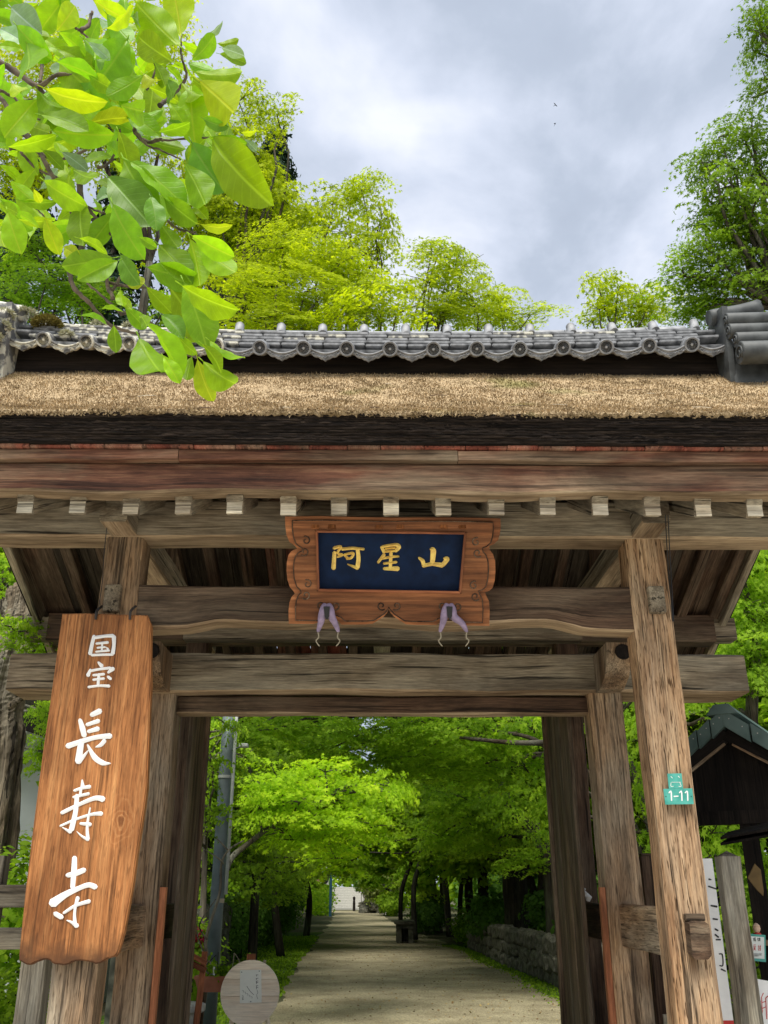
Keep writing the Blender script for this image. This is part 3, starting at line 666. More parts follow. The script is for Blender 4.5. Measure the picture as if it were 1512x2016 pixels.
# ridge ends: stacked half-round tiles with swirl ends
def end_stack(s, mats, x_end):
    box('end_base', (s * x_end + (-.0 if s > 0 else -.62), 6.80, 5.30), (s * x_end + (.62 if s > 0 else .0), 7.40, 6.0), TILE_D, RIDGE2, .03)
    K = x_end - 3.36
    ts = [('end_tile', 3.40, 6.74, 6.15, .072), ('end_tile', 3.40, 6.72, 6.03, .068), ('end_tile', 3.43, 6.68, 5.915, .068), ('end_tile', 3.43, 6.64, 5.76, .10)]
    for (nm, x, y, z, r) in ts:
        V, Fc = tube_data([(0, 0, 0), (.01, 0, 0), (.62, 0, 0), (.63, 0, 0)], [r * .9, r, r, r * .9], 24)
        me = mesh_py(nm, V, Fc); me.materials.append(random.choice(mats))
        for p in me.polygons: p.use_smooth = len(p.vertices) == 4
        o = piece(nm, me, (s * (x + K - .06), y, z + .05), (0, R(-2), 0 if s > 0 else math.pi))
        # swirl relief on its inner end
        pts = [Vector((-.004, r * .75 * k / 14 * math.cos(k * .75), r * .75 * k / 14 * math.sin(k * .75))) for k in range(1, 15)]
        v, f = tube_data(pts, .007, 6); q = link('swirl', mesh_py('swirl', v, f, True), mats[0], o)
    # upturned top barrel with a fluted mouth
    V, Fc = tube_data([(0, 0, 0), (.05, 0, .005), (.30, 0, .04), (.42, 0, .06), (.47, 0, .068)], [.07, .078, .082, .09, .098], 24)
    for k in range(24 * 4, 24 * 5):
        if k % 3 == 0: V[k] = V[k] + Vector((-.02, 0, 0))
    me = mesh_py('top_barrel_tile', V, Fc, False); me.materials.append(mats[0])
    for p in me.polygons: p.use_smooth = len(p.vertices) == 4
    piece('top_barrel_tile', me, (s * (3.28 + K), 6.93, 6.36), (0, R(-3), 0 if s > 0 else math.pi))
    # the end plate the tiles lean on
    V = []
    pr = [(-.06, 5.60), (-.12, 5.95), (-.12, 6.15), (-.14, 6.36), (.12, 6.42), (.30, 6.30), (.32, 5.60)]
    for xx in (s * (3.33 + K), s * (3.38 + K)):
        for (dy, z) in pr: V.append((xx, 6.88 + dy, z))
    n = len(pr); Fc = [tuple(range(n)), tuple(range(2 * n - 1, n - 1, -1))] + [(i, i + n, (i + 1) % n + n, (i + 1) % n) for i in range(n)]
    link('end_plate_tile', mesh_py('end_plate_tile', V, Fc), mats[-1], RIDGE2)
end_stack(1, [TILE_D, TILE_D, TILE_D], 3.02); end_stack(-1, [TILE_L, TILE_D, TILE_L], 3.30)
# moss cushion on the left end of the ridge
def cushion(name, c, r, n, mat, parent, flat=.6, leaf=.02):
    d = RNG.normal(size=(n, 3)); d /= np.linalg.norm(d, axis=1)[:, None]; d[:, 2] = np.abs(d[:, 2])
    C = np.array(c) + d * np.array([r, r * .8, r * flat]) * RNG.uniform(.75, 1.05, n)[:, None]
    s_ = np.cross(d, RNG.normal(size=(n, 3))); s_ /= np.linalg.norm(s_, axis=1)[:, None]
    Vt = np.concatenate([C - s_ * leaf * .4, C + s_ * leaf * .4, C + (d + RNG.normal(size=(n, 3)) * .5) * leaf], 1).reshape(-1, 3)
    return kind(link(name, mesh_np(name, Vt, np.arange(n * 3).reshape(-1, 3), 3, {'lv': np.repeat(RNG.random(n), 3)}), mat, parent), 'stuff')
M_CUSH = leafmat('olive_moss', [(0, (.10, .085, .02)), (1, (.24, .20, .05))], .1)
cushion('moss_cushion', (-3.0, 6.90, 6.22), .13, 2200, M_CUSH, RIDGE2)
M_LICH = leafmat('pale_lichen', [(0, (.28, .28, .18)), (1, (.55, .54, .41))], .1)
for (a, b, c, r) in ((-3.33, 6.75, 6.22, .13), (-3.34, 6.72, 6.08, .14), (-3.36, 6.66, 5.94, .12), (-3.38, 6.60, 5.80, .10), (-3.2, 6.9, 6.34, .12), (-2.6, 7.06, 6.33, .10), (-2.3, 7.06, 6.32, .10), (-2.8, 6.86, 6.1, .07)):
    cushion('lichen', (a, b, c), r * .72, 500, M_LICH, RIDGE2, .55, .02)

# ------------------------------------------------------------------ open door leaves behind the main posts
for s in (-1, 1):
    DX, ws = (1.60, (.36, .35, .33)) if s > 0 else (1.635, (.33, .32))
    DE = 7.83 + sum(ws)
    dr = timber('door', (s * DX, 7.82, 3.22), (s * DX, DE, 3.22), .05, .10, W_DARK, GATE, bev=.006)
    timber('rail', (s * DX, 7.82, .20), (s * DX, DE, .20), .05, .14, W_DARK, dr, bev=.006)
    y0 = 7.83
    for k, w in enumerate(ws):
        timber('plank', (s * (DX - .015), y0 + w / 2, .14), (s * (DX - .015), y0 + w / 2, 3.26), w - .016, .035, W_DOOR, dr, up=(1, 0, 0), bev=.005, wob=.002, seg=.3)
        y0 += w
    timber('stile', (s * (DX - .03), DE - .02, .12), (s * (DX - .03), DE - .02, 3.27), .07, .07, W_DOOR, dr, up=(0, 1, 0), bev=.008, wob=.002, seg=.3)
    # reddish guard strip fixed beside the main post
    timber('guard_strip', (s * 1.66, 7.50, .05), (s * 1.66, 7.50, 1.60), .045, .06, W_ORANGE, GATE, up=(0, 1, 0), bev=.004, wob=.0015)

# ------------------------------------------------------------------ brush lettering
def brush(pts, ws, n=7):              # 2-D polyline and widths -> smoothed centre line with half widths
    P3 = [Vector((p[0], p[1], 0)) for p in pts]
    if len(P3) == 1: P3 = [P3[0], P3[0] + Vector((1, 0, 0))]
    c = spline(P3, n) if len(P3) > 2 else [P3[0].lerp(P3[1], i / n) for i in range(n + 1)]
    m = len(c); out = []
    for i, p in enumerate(c):
        t = i / (m - 1) * (len(ws) - 1); k = min(int(t), len(ws) - 2) if len(ws) > 1 else 0
        w = lerp(ws[k], ws[k + 1], t - k) if len(ws) > 1 else ws[0]
        out.append((p, w / 2))
    return out
def glyph(name, strokes, tomap, nvec, mat, parent, lift=.002, ridge=.004):
    """strokes: (points, widths); tomap turns a 2-D point into a point on the board"""
    V = []; Fc = []
    for si, (pts, ws) in enumerate(strokes):
        b = brush(pts, ws); rows = []
        lf = lift + .0006 * (si % 7)
        d0 = (b[1][0] - b[0][0]).normalized(); d1 = (b[-1][0] - b[-2][0]).normalized()
        ext = [(b[0][0] - d0 * b[0][1] * .75, b[0][1] * .45)] + b + [(b[-1][0] + d1 * b[-1][1] * .75, b[-1][1] * .45)]
        for i, (p, w) in enumerate(ext):
            t = (ext[min(i + 1, len(ext) - 1)][0] - ext[max(i - 1, 0)][0]).normalized(); q = Vector((-t.y, t.x, 0))
            L_, R_ = p + q * w, p - q * w
            o = len(V)
            V += [tomap(L_.x, L_.y) - nvec * .001, tomap(L_.x, L_.y) + nvec * lf, tomap(p.x, p.y) + nvec * (lf + ridge), tomap(R_.x, R_.y) + nvec * lf, tomap(R_.x, R_.y) - nvec * .001]
            rows.append(o)
        for a, c in zip(rows, rows[1:]):
            for k in range(4): Fc.append((a + k, a + k + 1, c + k + 1, c + k))
        a = rows[0]; Fc.append((a, a + 1, a + 2, a + 3, a + 4)); a = rows[-1]; Fc.append((a + 4, a + 3, a + 2, a + 1, a))
    bm = bmesh.new(); me = mesh_py(name, V, Fc); bm.from_mesh(me); bmesh.ops.recalc_face_normals(bm, faces=bm.faces); bm.to_mesh(me); bm.free()
    return link(name, me, mat, parent)

# ------------------------------------------------------------------ tall hanging sign on the left post
sp0 = P(170, 1550, 5.86); sn = Vector((0, -1, .0))
def S_(x, y): return onplane(x, y, sp0, sn)
out = [(122, 1208), (170, 1207), (230, 1209), (290, 1211), (297, 1230), (296, 1300), (297, 1345), (294, 1400), (293, 1450), (291, 1500), (289, 1550), (284, 1590), (276, 1640), (268, 1690), (262, 1735), (252, 1790), (244, 1835), (233, 1862), (226, 1877), (210, 1884), (202, 1893), (197, 1898), (188, 1901), (181, 1896), (174, 1893), (166, 1891), (158, 1890), (148, 1892), (141, 1895), (134, 1902), (126, 1905), (117, 1903), (107, 1901), (102, 1897), (99, 1890), (93, 1886), (84, 1887), (76, 1892), (68, 1896), (60, 1904), (52, 1903), (44, 1896), (37, 1888), (37, 1870), (48, 1770), (66, 1620), (84, 1480), (103, 1350)]
out = [(x, 1894 + (y - 1894) * .6) if y > 1860 and x < 235 else (x, y) for x, y in out]
SIGN = Thing('hanging_sign', 'tall orange-brown wooden sign with white brush characters hanging on left post', 'sign', (sp0.x, 5.88, S_(130, 1900).z))
bd = slab('board', [S_(*p) for p in out], (0, .055, 0), W_SIGN, SIGN, 'Z', .008)
CH = {
 'guo': ((30, 1200, 5.4), [([(838, 285), (815, 380), (797, 470)], (36, 38, 42)), ([(845, 300), (960, 283), (1040, 280)], (34, 32, 40)), ([(1050, 290), (1050, 380), (1038, 468)], (46, 36, 42)), ([(865, 363), (985, 350)], (24, 28)), ([(875, 408), (955, 400)], (20, 20)), ([(860, 450), (998, 436)], (20, 24)), ([(815, 486), (930, 482), (1035, 480)], (26, 24, 26)), ([(925, 362), (920, 445)], (22, 20)), ([(966, 404), (988, 418)], (14, 20))]),
 'bao': ((30, 1200, 5.4), [([(885, 563), (920, 600)], (24, 44)), ([(800, 640), (775, 700)], (24, 42)), ([(795, 655), (900, 635), (1010, 622)], (26, 26, 30)), ([(1040, 630), (990, 670)], (46, 26)), ([(832, 700), (945, 688)], (24, 28)), ([(832, 748), (945, 735)], (24, 26)), ([(782, 826), (890, 812), (1000, 815)], (26, 24, 32)), ([(890, 690), (880, 815)], (30, 30)), ([(988, 716), (1015, 738)], (30, 32))]),
 'chang': ((30, 1200, 5.4), [([(815, 1120), (900, 1080)], (50, 60)), ([(690, 1175), (715, 1260), (735, 1340)], (40, 60, 55)), ([(765, 1225), (885, 1185)], (38, 46)), ([(780, 1298), (880, 1268)], (38, 52)), ([(562, 1452), (700, 1405), (860, 1360), (1010, 1345)], (58, 52, 46, 60)), ([(705, 1400), (690, 1500), (672, 1615)], (60, 66, 70)), ([(680, 1620), (730, 1560), (778, 1500)], (50, 34, 10)), ([(770, 1440), (845, 1570), (930, 1630), (1015, 1637)], (18, 62, 56, 8)), ([(950, 1395), (910, 1440), (855, 1465)], (46, 42, 10))]),
 'shou': ((30, 1520, 5.04), [([(665, 80), (670, 150)], (16, 44)), ([(588, 185), (660, 160), (740, 145)], (26, 30, 38)), ([(580, 250), (730, 215)], (26, 30)), ([(655, 160), (645, 240)], (26, 26)), ([(465, 405), (640, 320), (790, 260), (870, 268)], (36, 36, 44, 62)), ([(615, 235), (600, 400), (560, 570)], (44, 46, 52)), ([(548, 595), (470, 550)], (36, 8)), ([(450, 535), (600, 470), (760, 420), (855, 412)], (22, 24, 30, 44)), ([(745, 355), (725, 460), (715, 560), (722, 665)], (14, 24, 28, 38)), ([(722, 672), (660, 635), (612, 590)], (32, 22, 6)), ([(650, 512), (745, 520)], (26, 40))]),
 'si': ((30, 1520, 5.04), [([(590, 850), (585, 960), (570, 1145)], (48, 56, 46)), ([(520, 1025), (600, 1005), (685, 972)], (44, 56, 50)), ([(375, 1300), (500, 1215), (640, 1150), (730, 1120), (795, 1140)], (92, 62, 46, 50, 56)), ([(622, 1248), (600, 1330), (590, 1420), (595, 1510)], (40, 26, 28, 40)), ([(485, 1398), (600, 1325), (735, 1282)], (26, 32, 40)), ([(612, 1525), (570, 1495), (515, 1472)], (50, 30, 10)), ([(400, 1405), (460, 1440)], (46, 50))]),
}
nv = Vector((0, -1, 0))
for k, ((ox, oy, s), strokes) in CH.items():
    glyph('character', strokes, lambda x, y, ox=ox, oy=oy, s=s: S_(ox + x / s, oy + y / s), nv, WHITE, bd, .0025, .004)
# burnt knotty hollow at the foot, hooks at the top
for (x, y, r) in ((108, 1864, .035), (72, 1868, .028), (193, 1886, .03)):
    c = S_(x, y); V, Fc = tube_data([c + Vector((0, -.004, 0)), c + Vector((0, .01, 0))], [r, r * 1.3], 9)
hook = wood('dull_iron', (.12, .11, .10), (.08, .07, .065), (.04, .035, .03), None, rough=.6, knots=False)
for (x, y) in ((190, 1213), (257, 1213)):
    a = S_(x, y + 5); tube('hook', spline([a + Vector((0, -.012, -.01)), a + Vector((0, -.022, .03)), a + Vector((0, .0, .06)), a + Vector((.01, .05, .10))], 4), .009, hook, SIGN, 8)

# ------------------------------------------------------------------ plaque over the gate
pb, pt_ = P(770, 1232, 5.90), P(770, 1022, 5.60)
pu = (pt_ - pb).normalized(); pn = Vector((1, 0, 0)).cross(pu).normalized()
if pn.y > 0: pn = -pn
def Q_(x, y): return onplane(560 + x / 3.516, 1010 + y / 3.516, pb, pn)
PLQ = Thing('name_plaque', 'carved wooden plaque with gold characters on navy panel above the gateway', 'plaque', (pb.x, pb.y, pb.z))
outer = [(4, 25), (250, 22), (500, 28), (750, 32), (1000, 30), (1250, 32), (1495, 38), (1497, 100), (1490, 150), (1478, 190), (1450, 215), (1418, 228), (1420, 255), (1444, 285), (1458, 330), (1461, 400), (1455, 470), (1440, 520), (1415, 540), (1388, 548), (1400, 580), (1416, 610), (1421, 680), (1418, 781), (1250, 778), (1215, 770), (1180, 745), (1140, 735), (1090, 752), (1050, 775), (900, 774), (840, 770), (800, 745), (760, 718), (733, 690), (722, 668), (712, 690), (690, 715), (650, 742), (612, 765), (560, 771), (395, 772), (370, 745), (330, 728), (285, 735), (240, 755), (200, 768), (30, 765), (28, 680), (34, 620), (50, 580), (72, 560), (62, 540), (38, 515), (20, 460), (14, 400), (16, 340), (28, 290), (50, 262), (90, 246), (70, 225), (34, 200), (14, 150), (6, 90)]
inner = [(225, 125), (1250, 138), (1213, 546), (236, 530)]
def ring_slab(name, o2, i2, mapo, mapi, dep, mat, parent):
    """flat frame: outline with a hole, both as lists of points; front face cut along matching angles"""
    bm = bmesh.new()
    ov = [bm.verts.new(mapo(*p)) for p in o2]; iv = [bm.verts.new(mapi(*p)) for p in i2]
    eo = [bm.edges.new((ov[i], ov[(i + 1) % len(ov)])) for i in range(len(ov))]; ei = [bm.edges.new((iv[i], iv[(i + 1) % len(iv)])) for i in range(len(iv))]
    bmesh.ops.triangle_fill(bm, use_beauty=True, edges=eo + ei)
    ret = bmesh.ops.extrude_face_region(bm, geom=list(bm.faces))
    for v in [g for g in ret['geom'] if isinstance(g, bmesh.types.BMVert)]: v.co += dep
    bmesh.ops.recalc_face_normals(bm, faces=bm.faces)
    me = bpy.data.meshes.new(name); bm.to_mesh(me); bm.free(); set_gr(me, gr_axis([v.co for v in me.vertices], 'X')); return link(name, me, mat, parent)
fr = ring_slab('frame', outer, inner, Q_, Q_, -pn * .09, W_PLAQ, PLQ)
# second, smaller tier of the frame set proud of the first, following its scrolls
def shrink(p, k=.93, c=(733, 400)): return (c[0] + (p[0] - c[0]) * (k if True else 1), c[1] + (p[1] - c[1]) * k)
o2 = [shrink(p) for p in outer]
pl_line = [Q_(*p) + pn * .0175 for p in o2]; tube('carved_line', pl_line + pl_line[:1], .004, W_DARK, PLQ, 5)
ring_slab('inner_frame', o2, [(215, 116), (1260, 129), (1222, 556), (227, 540)], lambda x, y: Q_(x, y) + pn * .016, lambda x, y: Q_(x, y) + pn * .016, -pn * .02, W_PLAQ, PLQ)
rim = [(225, 125), (1250, 138), (1213, 546), (236, 530)]
for a, b in zip(rim, rim[1:] + rim[:1]):
    timber('moulding', Q_(*a) + pn * .022, Q_(*b) + pn * .022, .016, .026, W_ORANGE, PLQ, up=tuple(pn), bev=.003, wob=0)
slab('panel', [Q_(*p) - pn * .03 for p in ((215, 115), (1260, 128), (1222, 556), (228, 540))], tuple(-pn * .03), NAVY, PLQ, 'X')
GL = {
 'a': [([(345, 275), (338, 385)], (20, 24)), ([(342, 245), (388, 236), (366, 278), (398, 292), (366, 306)], (18, 16, 12, 14, 12)), ([(398, 252), (470, 246), (548, 252)], (16, 16, 14)), ([(412, 292), (440, 318)], (12, 14)), ([(415, 290), (474, 280), (462, 312), (430, 320)], (12, 14, 14, 12)), ([(506, 256), (512, 320), (505, 378)], (20, 22, 24)), ([(505, 384), (435, 356)], (20, 6))],
 'xing': [([(672, 238), (690, 272)], (16, 18)), ([(680, 234), (770, 222), (792, 238), (770, 266)], (14, 18, 24, 16)), ([(700, 250), (765, 244)], (10, 10)), ([(692, 270), (768, 264)], (12, 12)), ([(690, 290), (648, 345)], (18, 14)), ([(672, 318), (740, 306), (792, 302)], (12, 14, 10)), ([(688, 352), (775, 342)], (12, 14)), ([(690, 388), (785, 388)], (16, 26)), ([(738, 280), (733, 385)], (18, 18))],
 'shan': [([(1015, 252), (1032, 265), (1024, 355)], (16, 30, 24)), ([(932, 312), (958, 335), (966, 370)], (12, 22, 20)), ([(962, 368), (1025, 356), (1095, 364)], (20, 20, 26)), ([(1108, 316), (1128, 322), (1098, 362)], (14, 26, 22))],
}
for k, st in GL.items():
    st = [(p, tuple(w * 1.3 for w in ws)) for p, ws in st]
    glyph('character', st, lambda x, y: Q_(x, y) - pn * .03, pn, GOLD, PLQ, .003, .008)
# carved scroll lines
def scroll(c, r, a0, turns, mat, s=1):
    pts = []
    for i in range(22):
        t = i / 21; a = a0 + s * turns * 6.283 * t; rr = r * (1 - .75 * t)
        pts.append(Q_(c[0] + rr * math.cos(a), c[1] + rr * math.sin(a)) + pn * .018)
    return tube('scroll', pts, .0045, mat, PLQ, 6)
for (x, y, a, s) in ((150, 190, -2.0, 1), (140, 265, 2.4, -1), (160, 490, -2.0, 1), (150, 565, 2.4, -1), (1325, 200, 5.1, -1), (1335, 275, .7, 1), (1310, 500, 5.1, -1), (1320, 575, .7, 1), (255, 635, .8, 1), (355, 640, 2.3, -1), (672, 640, .8, 1), (775, 640, 2.3, -1), (1095, 640, .8, 1), (1195, 645, 2.3, -1)):
    scroll((x, y), 32, a, 1.05, W_DARK, s)
# battens along the leaning top edge
for x in (215, 330, 655, 800, 1100, 1230):
    a = Q_(x, 34) - pn * .02; b = Q_(x, 105) + pn * .022
    timber('top_batten', a, b, .05, .014, W_PLAQ, PLQ, up=tuple(pn), bev=.004, wob=.001)

# purple cloths tied over the plaque's two feet
def tassel(label, cx, dx2):
    T_ = Thing('purple_tassel', label, 'tassel', Q_(cx, 800) + pn * .05, 'purple cloths under the plaque')
    for s, tx in ((-1, -60), (1, dx2)):
        pts = [Q_(cx + s * 8, 625) + pn * .040, Q_(cx + s * 22, 660) + pn * .055, Q_(cx + s * 34, 710) + pn * .06, Q_(cx + tx * .70, 750) + pn * .055, Q_(cx + tx * .96, 800) + pn * .05, Q_(cx + tx, 816) + pn * .05]
        sm = spline(pts, 5); n = len(sm); rad = [.010 + .019 * math.sin(math.pi * min(1, .12 + .95 * (i / (n - 1)) ** .8)) * (1 - .35 * i / n) for i in range(n)]; rad[-1] = .004
        tube('cloth', sm, rad, PURPLE, T_, 14)
        e0 = Q_(cx + tx, 816) + pn * .05
        tube('cord', spline([e0, e0 + Vector((s * -.004, 0, -.035)), e0 + Vector((s * .012, 0, -.06)), e0 + Vector((s * -.012, 0, -.095))], 4), [.005] * 8 + [.004] * 4 + [.0025], CORD, T_, 6)
    a = Q_(cx - 16, 645) + pn * .085; b = Q_(cx + 16, 715) + pn * .085
    slab('clasp', [Q_(cx - 20, 636) + pn * .088, Q_(cx + 22, 636) + pn * .088, Q_(cx + 18, 700) + pn * .088, Q_(cx + 4, 728) + pn * .088, Q_(cx - 12, 705) + pn * .088], tuple(-pn * .03), BLACKM, T_)
tassel('purple cloth tassel hanging at the left foot of the plaque', 297, 78)
tassel('purple cloth tassel hanging at the right foot of the plaque', 1135, 122)

# ------------------------------------------------------------------ green number plates on the right post
py0 = 5.945
def G_(x, y): return P(x, y, py0)
a = slab('number_plate', [G_(1306, 1553), (G_(1363, 1552)), G_(1366, 1583), G_(1310, 1584)], (0, .006, 0), GREENP, None)
PL = Thing('address_plate', 'green enamel plate reading 1-11 on the right front post', 'plate', G_(1336, 1584))
a.name = 'plate'; a.parent = PL.e; a.matrix_parent_inverse = Matrix.Translation(-PL.base)
one = lambda x: [([(x - 3.5, 1561), (x + .5, 1558.5), (x + 1.6, 1576)], (2.2, 2.6, 2.6))]
for st in (one(1320.5), [([(1327, 1568), (1335, 1567.5)], (2.4, 2.4))], one(1341), one(1352.5)):
    glyph('character', st, G_, nv, WHITE, a, .0012, .0008)
for x in (1311, 1360.5):
    c = G_(x, 1568); V, Fc = tube_data([c + Vector((0, -.003, 0)), c], [.003, .003], 8); link('screw', mesh_py('screw', V, Fc), BLACKM, a)
PL2 = Thing('street_plate', 'small faded green plate above the 1-11 plate', 'plate', G_(1328, 1552))
a = slab('plate', [G_(1314, 1523), G_(1342, 1522.5), G_(1345, 1552), G_(1317, 1552.5)], (0, .006, 0), GREENP, PL2)
for st in ([([(1321, 1529), (1324, 1532)], (1.4, 1)), ([(1335, 1528), (1338, 1531)], (1.4, 1))], [([(1321, 1541), (1321, 1548), (1326, 1548)], (1, 1, 1)), ([(1338, 1540), (1341, 1548), (1336, 1548)], (1, 1, 1)), ([(1322, 1540), (1340, 1540)], (.8, .8))]):
    glyph('faded_mark', st, G_, nv, PAPER, a, .001, .0005)
# wires and a hook on the right post, white ornament on the tie beam
for dx in (0, 5):
    tube('wire', spline([P(1308 + dx, 1012, 5.55), P(1313 + dx, 1090, 5.9), P(1320 + dx * .6, 1180, 5.92), P(1324 + dx * .3, 1222, 5.93)], 5), .0035, BLACKM, GATE, 6)
for (x, y) in ((203, 1216), (200, 1100)):
    pass
tube('wire', spline([P(211, 1020, 5.75), P(204, 1090, 5.9), P(200, 1150, 5.9), P(190, 1215, 5.86)], 5), .003, BLACKM, GATE, 6)
orn = Thing('white_ornament', 'small white crumpled ornament on tie beam by the right door', 'ornament', P(1150, 1773, 8.0))
c = P(1150, 1770, 8.0)
for (dx, dz, r) in ((-.03, .02, .03), (.03, .015, .028), (0, .045, .025), (.0, .075, .014)):
    v, f = tube_data([c + Vector((dx, 0, dz - r)), c + Vector((dx + .006, -.01, dz)), c + Vector((dx, 0, dz + r))], [r * .6, r, r * .2], 9); link('lump', mesh_py('lump', v, f, False), WHITE, orn)

# ------------------------------------------------------------------ fence post and white notice board right of the gate
fp = P(1432, 1690, 7.0)
FP = Thing('fence_post', 'grey squared wooden post with pointed top right of the gate', 'post', (fp.x, 7.0, 0))
timber('shaft', (fp.x, 7.0, 0), (fp.x, 7.0, 1.80), .145, .145, W_FENCE, FP, up=(0, 1, 0), bev=.012)
V = [(fp.x - .06, 6.94, 1.80), (fp.x + .06, 6.94, 1.80), (fp.x + .06, 7.06, 1.80), (fp.x - .06, 7.06, 1.80), (fp.x, 7.0, 1.84)]
link('point', mesh_py('point', V, [(0, 1, 4), (1, 2, 4), (2, 3, 4), (3, 0, 4), (3, 2, 1, 0)], gr=gr_axis(V, 'Z')), W_FENCE, FP)
fp2 = P(1272, 1700, 8.6)
FP2 = Thing('inner_fence_post', 'dark narrow fence post between right main post and front post', 'post', (fp2.x, 8.6, 0))
timber('shaft', (fp2.x, 8.6, 0), (fp2.x, 8.6, 1.86), .12, .12, W_DARK, FP2, up=(0, 1, 0), bev=.012)
box('point', (fp2.x - .045, 8.555, 1.86), (fp2.x + .045, 8.645, 1.885), W_DARK, FP2, .01)
def B_(x, y): return P(x, y, 7.45)
NB = Thing('notice_board', 'white upright board with black brush writing behind right front post', 'notice board', (B_(1370, 1990).x, 7.45, 0))
nb = slab('board', [B_(1300, 1692), B_(1402, 1690), B_(1444, 2010), B_(1452, 2070), B_(1322, 2075)], (0, .03, 0), WHITE, NB)
slab('red_band', [B_(1318, 2009) - Vector((0, .003, 0)), B_(1444, 2009) - Vector((0, .003, 0)), B_(1452, 2070) - Vector((0, .003, 0)), B_(1322, 2072) - Vector((0, .003, 0))], (0, .002, 0), REDP, nb)
st = [([(1312, 1886), (1322, 1900)], (7, 4)), ([(1308, 1906), (1326, 1904)], (3, 3)), ([(1312, 1912), (1318, 1920), (1310, 1928)], (8, 5, 3)), ([(1310, 1926), (1326, 1938)], (6, 9)), ([(1316, 1948), (1328, 1945)], (6, 3)), ([(1312, 1965), (1328, 1960)], (3, 5)), ([(1314, 1975), (1324, 1985)], (6, 9)), ([(1318, 1990), (1330, 1996)], (4, 6)),
      ([(1396, 1731), (1400, 1732)], (4, 2)), ([(1395, 1745), (1410, 1750)], (3, 2.5)), ([(1400, 1783), (1411, 1785)], (3, 4)), ([(1404, 1809), (1412, 1810)], (3, 3)), ([(1408, 1829), (1413, 1832)], (3, 3)), ([(1408, 1840), (1414, 1845)], (3, 3)), ([(1410, 1850), (1418, 1850)], (3, 3)), ([(1416, 1878), (1422, 1880), (1423, 1900), (1417, 1901)], (2.5, 2.5, 2.5, 2.5)), ([(1420, 1908), (1428, 1912)], (3, 2.5)),
      ([(1350, 1760), (1380, 1756)], (8, 9)), ([(1362, 1740), (1366, 1830)], (8, 8)), ([(1345, 1800), (1390, 1792)], (7, 8)), ([(1352, 1870), (1400, 1862)], (8, 8)), ([(1375, 1850), (1372, 1930)], (8, 9)), ([(1356, 1920), (1400, 1912)], (8, 9))]
glyph('writing', st, B_, nv, INK, nb, .0015, .0006)
for x in (1322, 1432):
    b = B_(x, 2060); timber('stake', (b.x, 7.50, 0), (b.x, 7.50, .75), .04, .03, W_FENCE, NB, up=(0, 1, 0), bev=.004)

# ------------------------------------------------------------------ ticket shelter with green metal roof, right
SH = Thing('ticket_shelter', 'dark timber shelter with stepped green metal gable roof right of the gate', 'shelter', (4.3, 10.2, 0))
# local frame: g runs along the gable (to the nearer right), r along the ridge (back and right)
pk = P(1424, 1404, 9.0)               # peak of the gable
ga = R(-32); gdir = Vector((math.cos(ga), math.sin(ga), 0)); rdir = Vector((-math.sin(ga), math.cos(ga), 0))
def SHp(g, r, z): return pk + gdir * g + rdir * r + Vector((0, 0, z))
HW0, DR0, LN = 1.45, .95, 2.6; HW, DR = HW0, DR0           # half width of the gable, drop to the eave, length
for s in (-1, 1):
    HW, DR = (HW0, DR0) if s > 0 else (HW0 * .56, DR0 * .56)
    def rp_(k, r, lift=0): return SHp(s * HW * k, r, -DR * k + lift)
    slab('roof_plane', [rp_(0, .0, -.03), rp_(1, .0, -.03), rp_(1, LN, -.03), rp_(0, LN, -.03)], (0, 0, -.05), COPPER, SH)
    # stepped metal covers along the gable edge
    for k in range(6):
        a, b = k / 6, (k + 1.0) / 6
        q = [rp_(a, -.06, .035), rp_(b - .012, -.06, .012), rp_(b - .012, -.06, -.155), rp_(a, -.06, -.135)]
        e = slab('edge_cover', q, tuple(rdir * .30), COPPER, SH, 'X', .004)
        for u in (.25, .75):
            c = q[0].lerp(q[1], u) + Vector((0, 0, -.06)) - rdir * .001
            v, f = tube_data([c - rdir * .004, c], [.006, .006], 8); link('rivet', mesh_py('rivet', v, f), GRAN, e)
        # standing steps over the slope
        slab('roof_step', [rp_(a, .24, .0), rp_(b - .01, .24, -.004), rp_(b - .01, LN, -.004), rp_(a, LN, .0)], (0, 0, .026), COPPER, SH)
    timber('bargeboard', rp_(0, .02, -.19), rp_(1, .02, -.19), .05, .14, W_BLACK, SH)
    timber('trim_strip', rp_(.03, .00, -.275), rp_(1, .00, -.275), .03, .022, W_MAIN, SH, bev=.003)
HW, DR = HW0, DR0
# ridge cap
for j in range(4):
    r0 = -.08 + j * .62
    q = [SHp(-.15, r0, -.02), SHp(-.07, r0, .075), SHp(.07, r0, .075), SHp(.15, r0, -.02)]
    slab('ridge_cap', q, tuple(rdir * .605), COPPER, SH, 'X', .004)
# walls and posts
def shb(name, g0, g1, r0, r1, z0, z1, mat=W_BLACK):
    q = [SHp(g0, r0, z0), SHp(g1, r0, z0), SHp(g1, r0, z1), SHp(g0, r0, z1)]
    return slab(name, q, tuple(rdir * (r1 - r0)), mat, SH)
slab('gable_board', [SHp(-HW * .52, .10, -DR * .97), SHp(HW * .93, .10, -DR * .97), SHp(0, .10, -.12), SHp(-HW * .52, .10, -.12 - DR * .50)], tuple(rdir * .03), W_BLACK, SH)
shb('tie_beam', -.75, 1.3, .08, .20, -1.02, -.90)
zg = -pk.z
shb('corner_post', -.02, .12, .10, .22, zg, -.95); shb('corner_post', 1.18, 1.30, .10, .22, zg, -.95)
shb('corner_post', -1.28, -1.16, 2.2, 2.32, zg, -.95); shb('corner_post', 1.18, 1.30, 2.2, 2.32, zg, -.95)
shb('counter_wall', .12, 1.3, .12, .16, zg, -2.05); shb('counter_top', .05, 1.3, -.05, .35, -2.05, -2.01, W_MAIN)
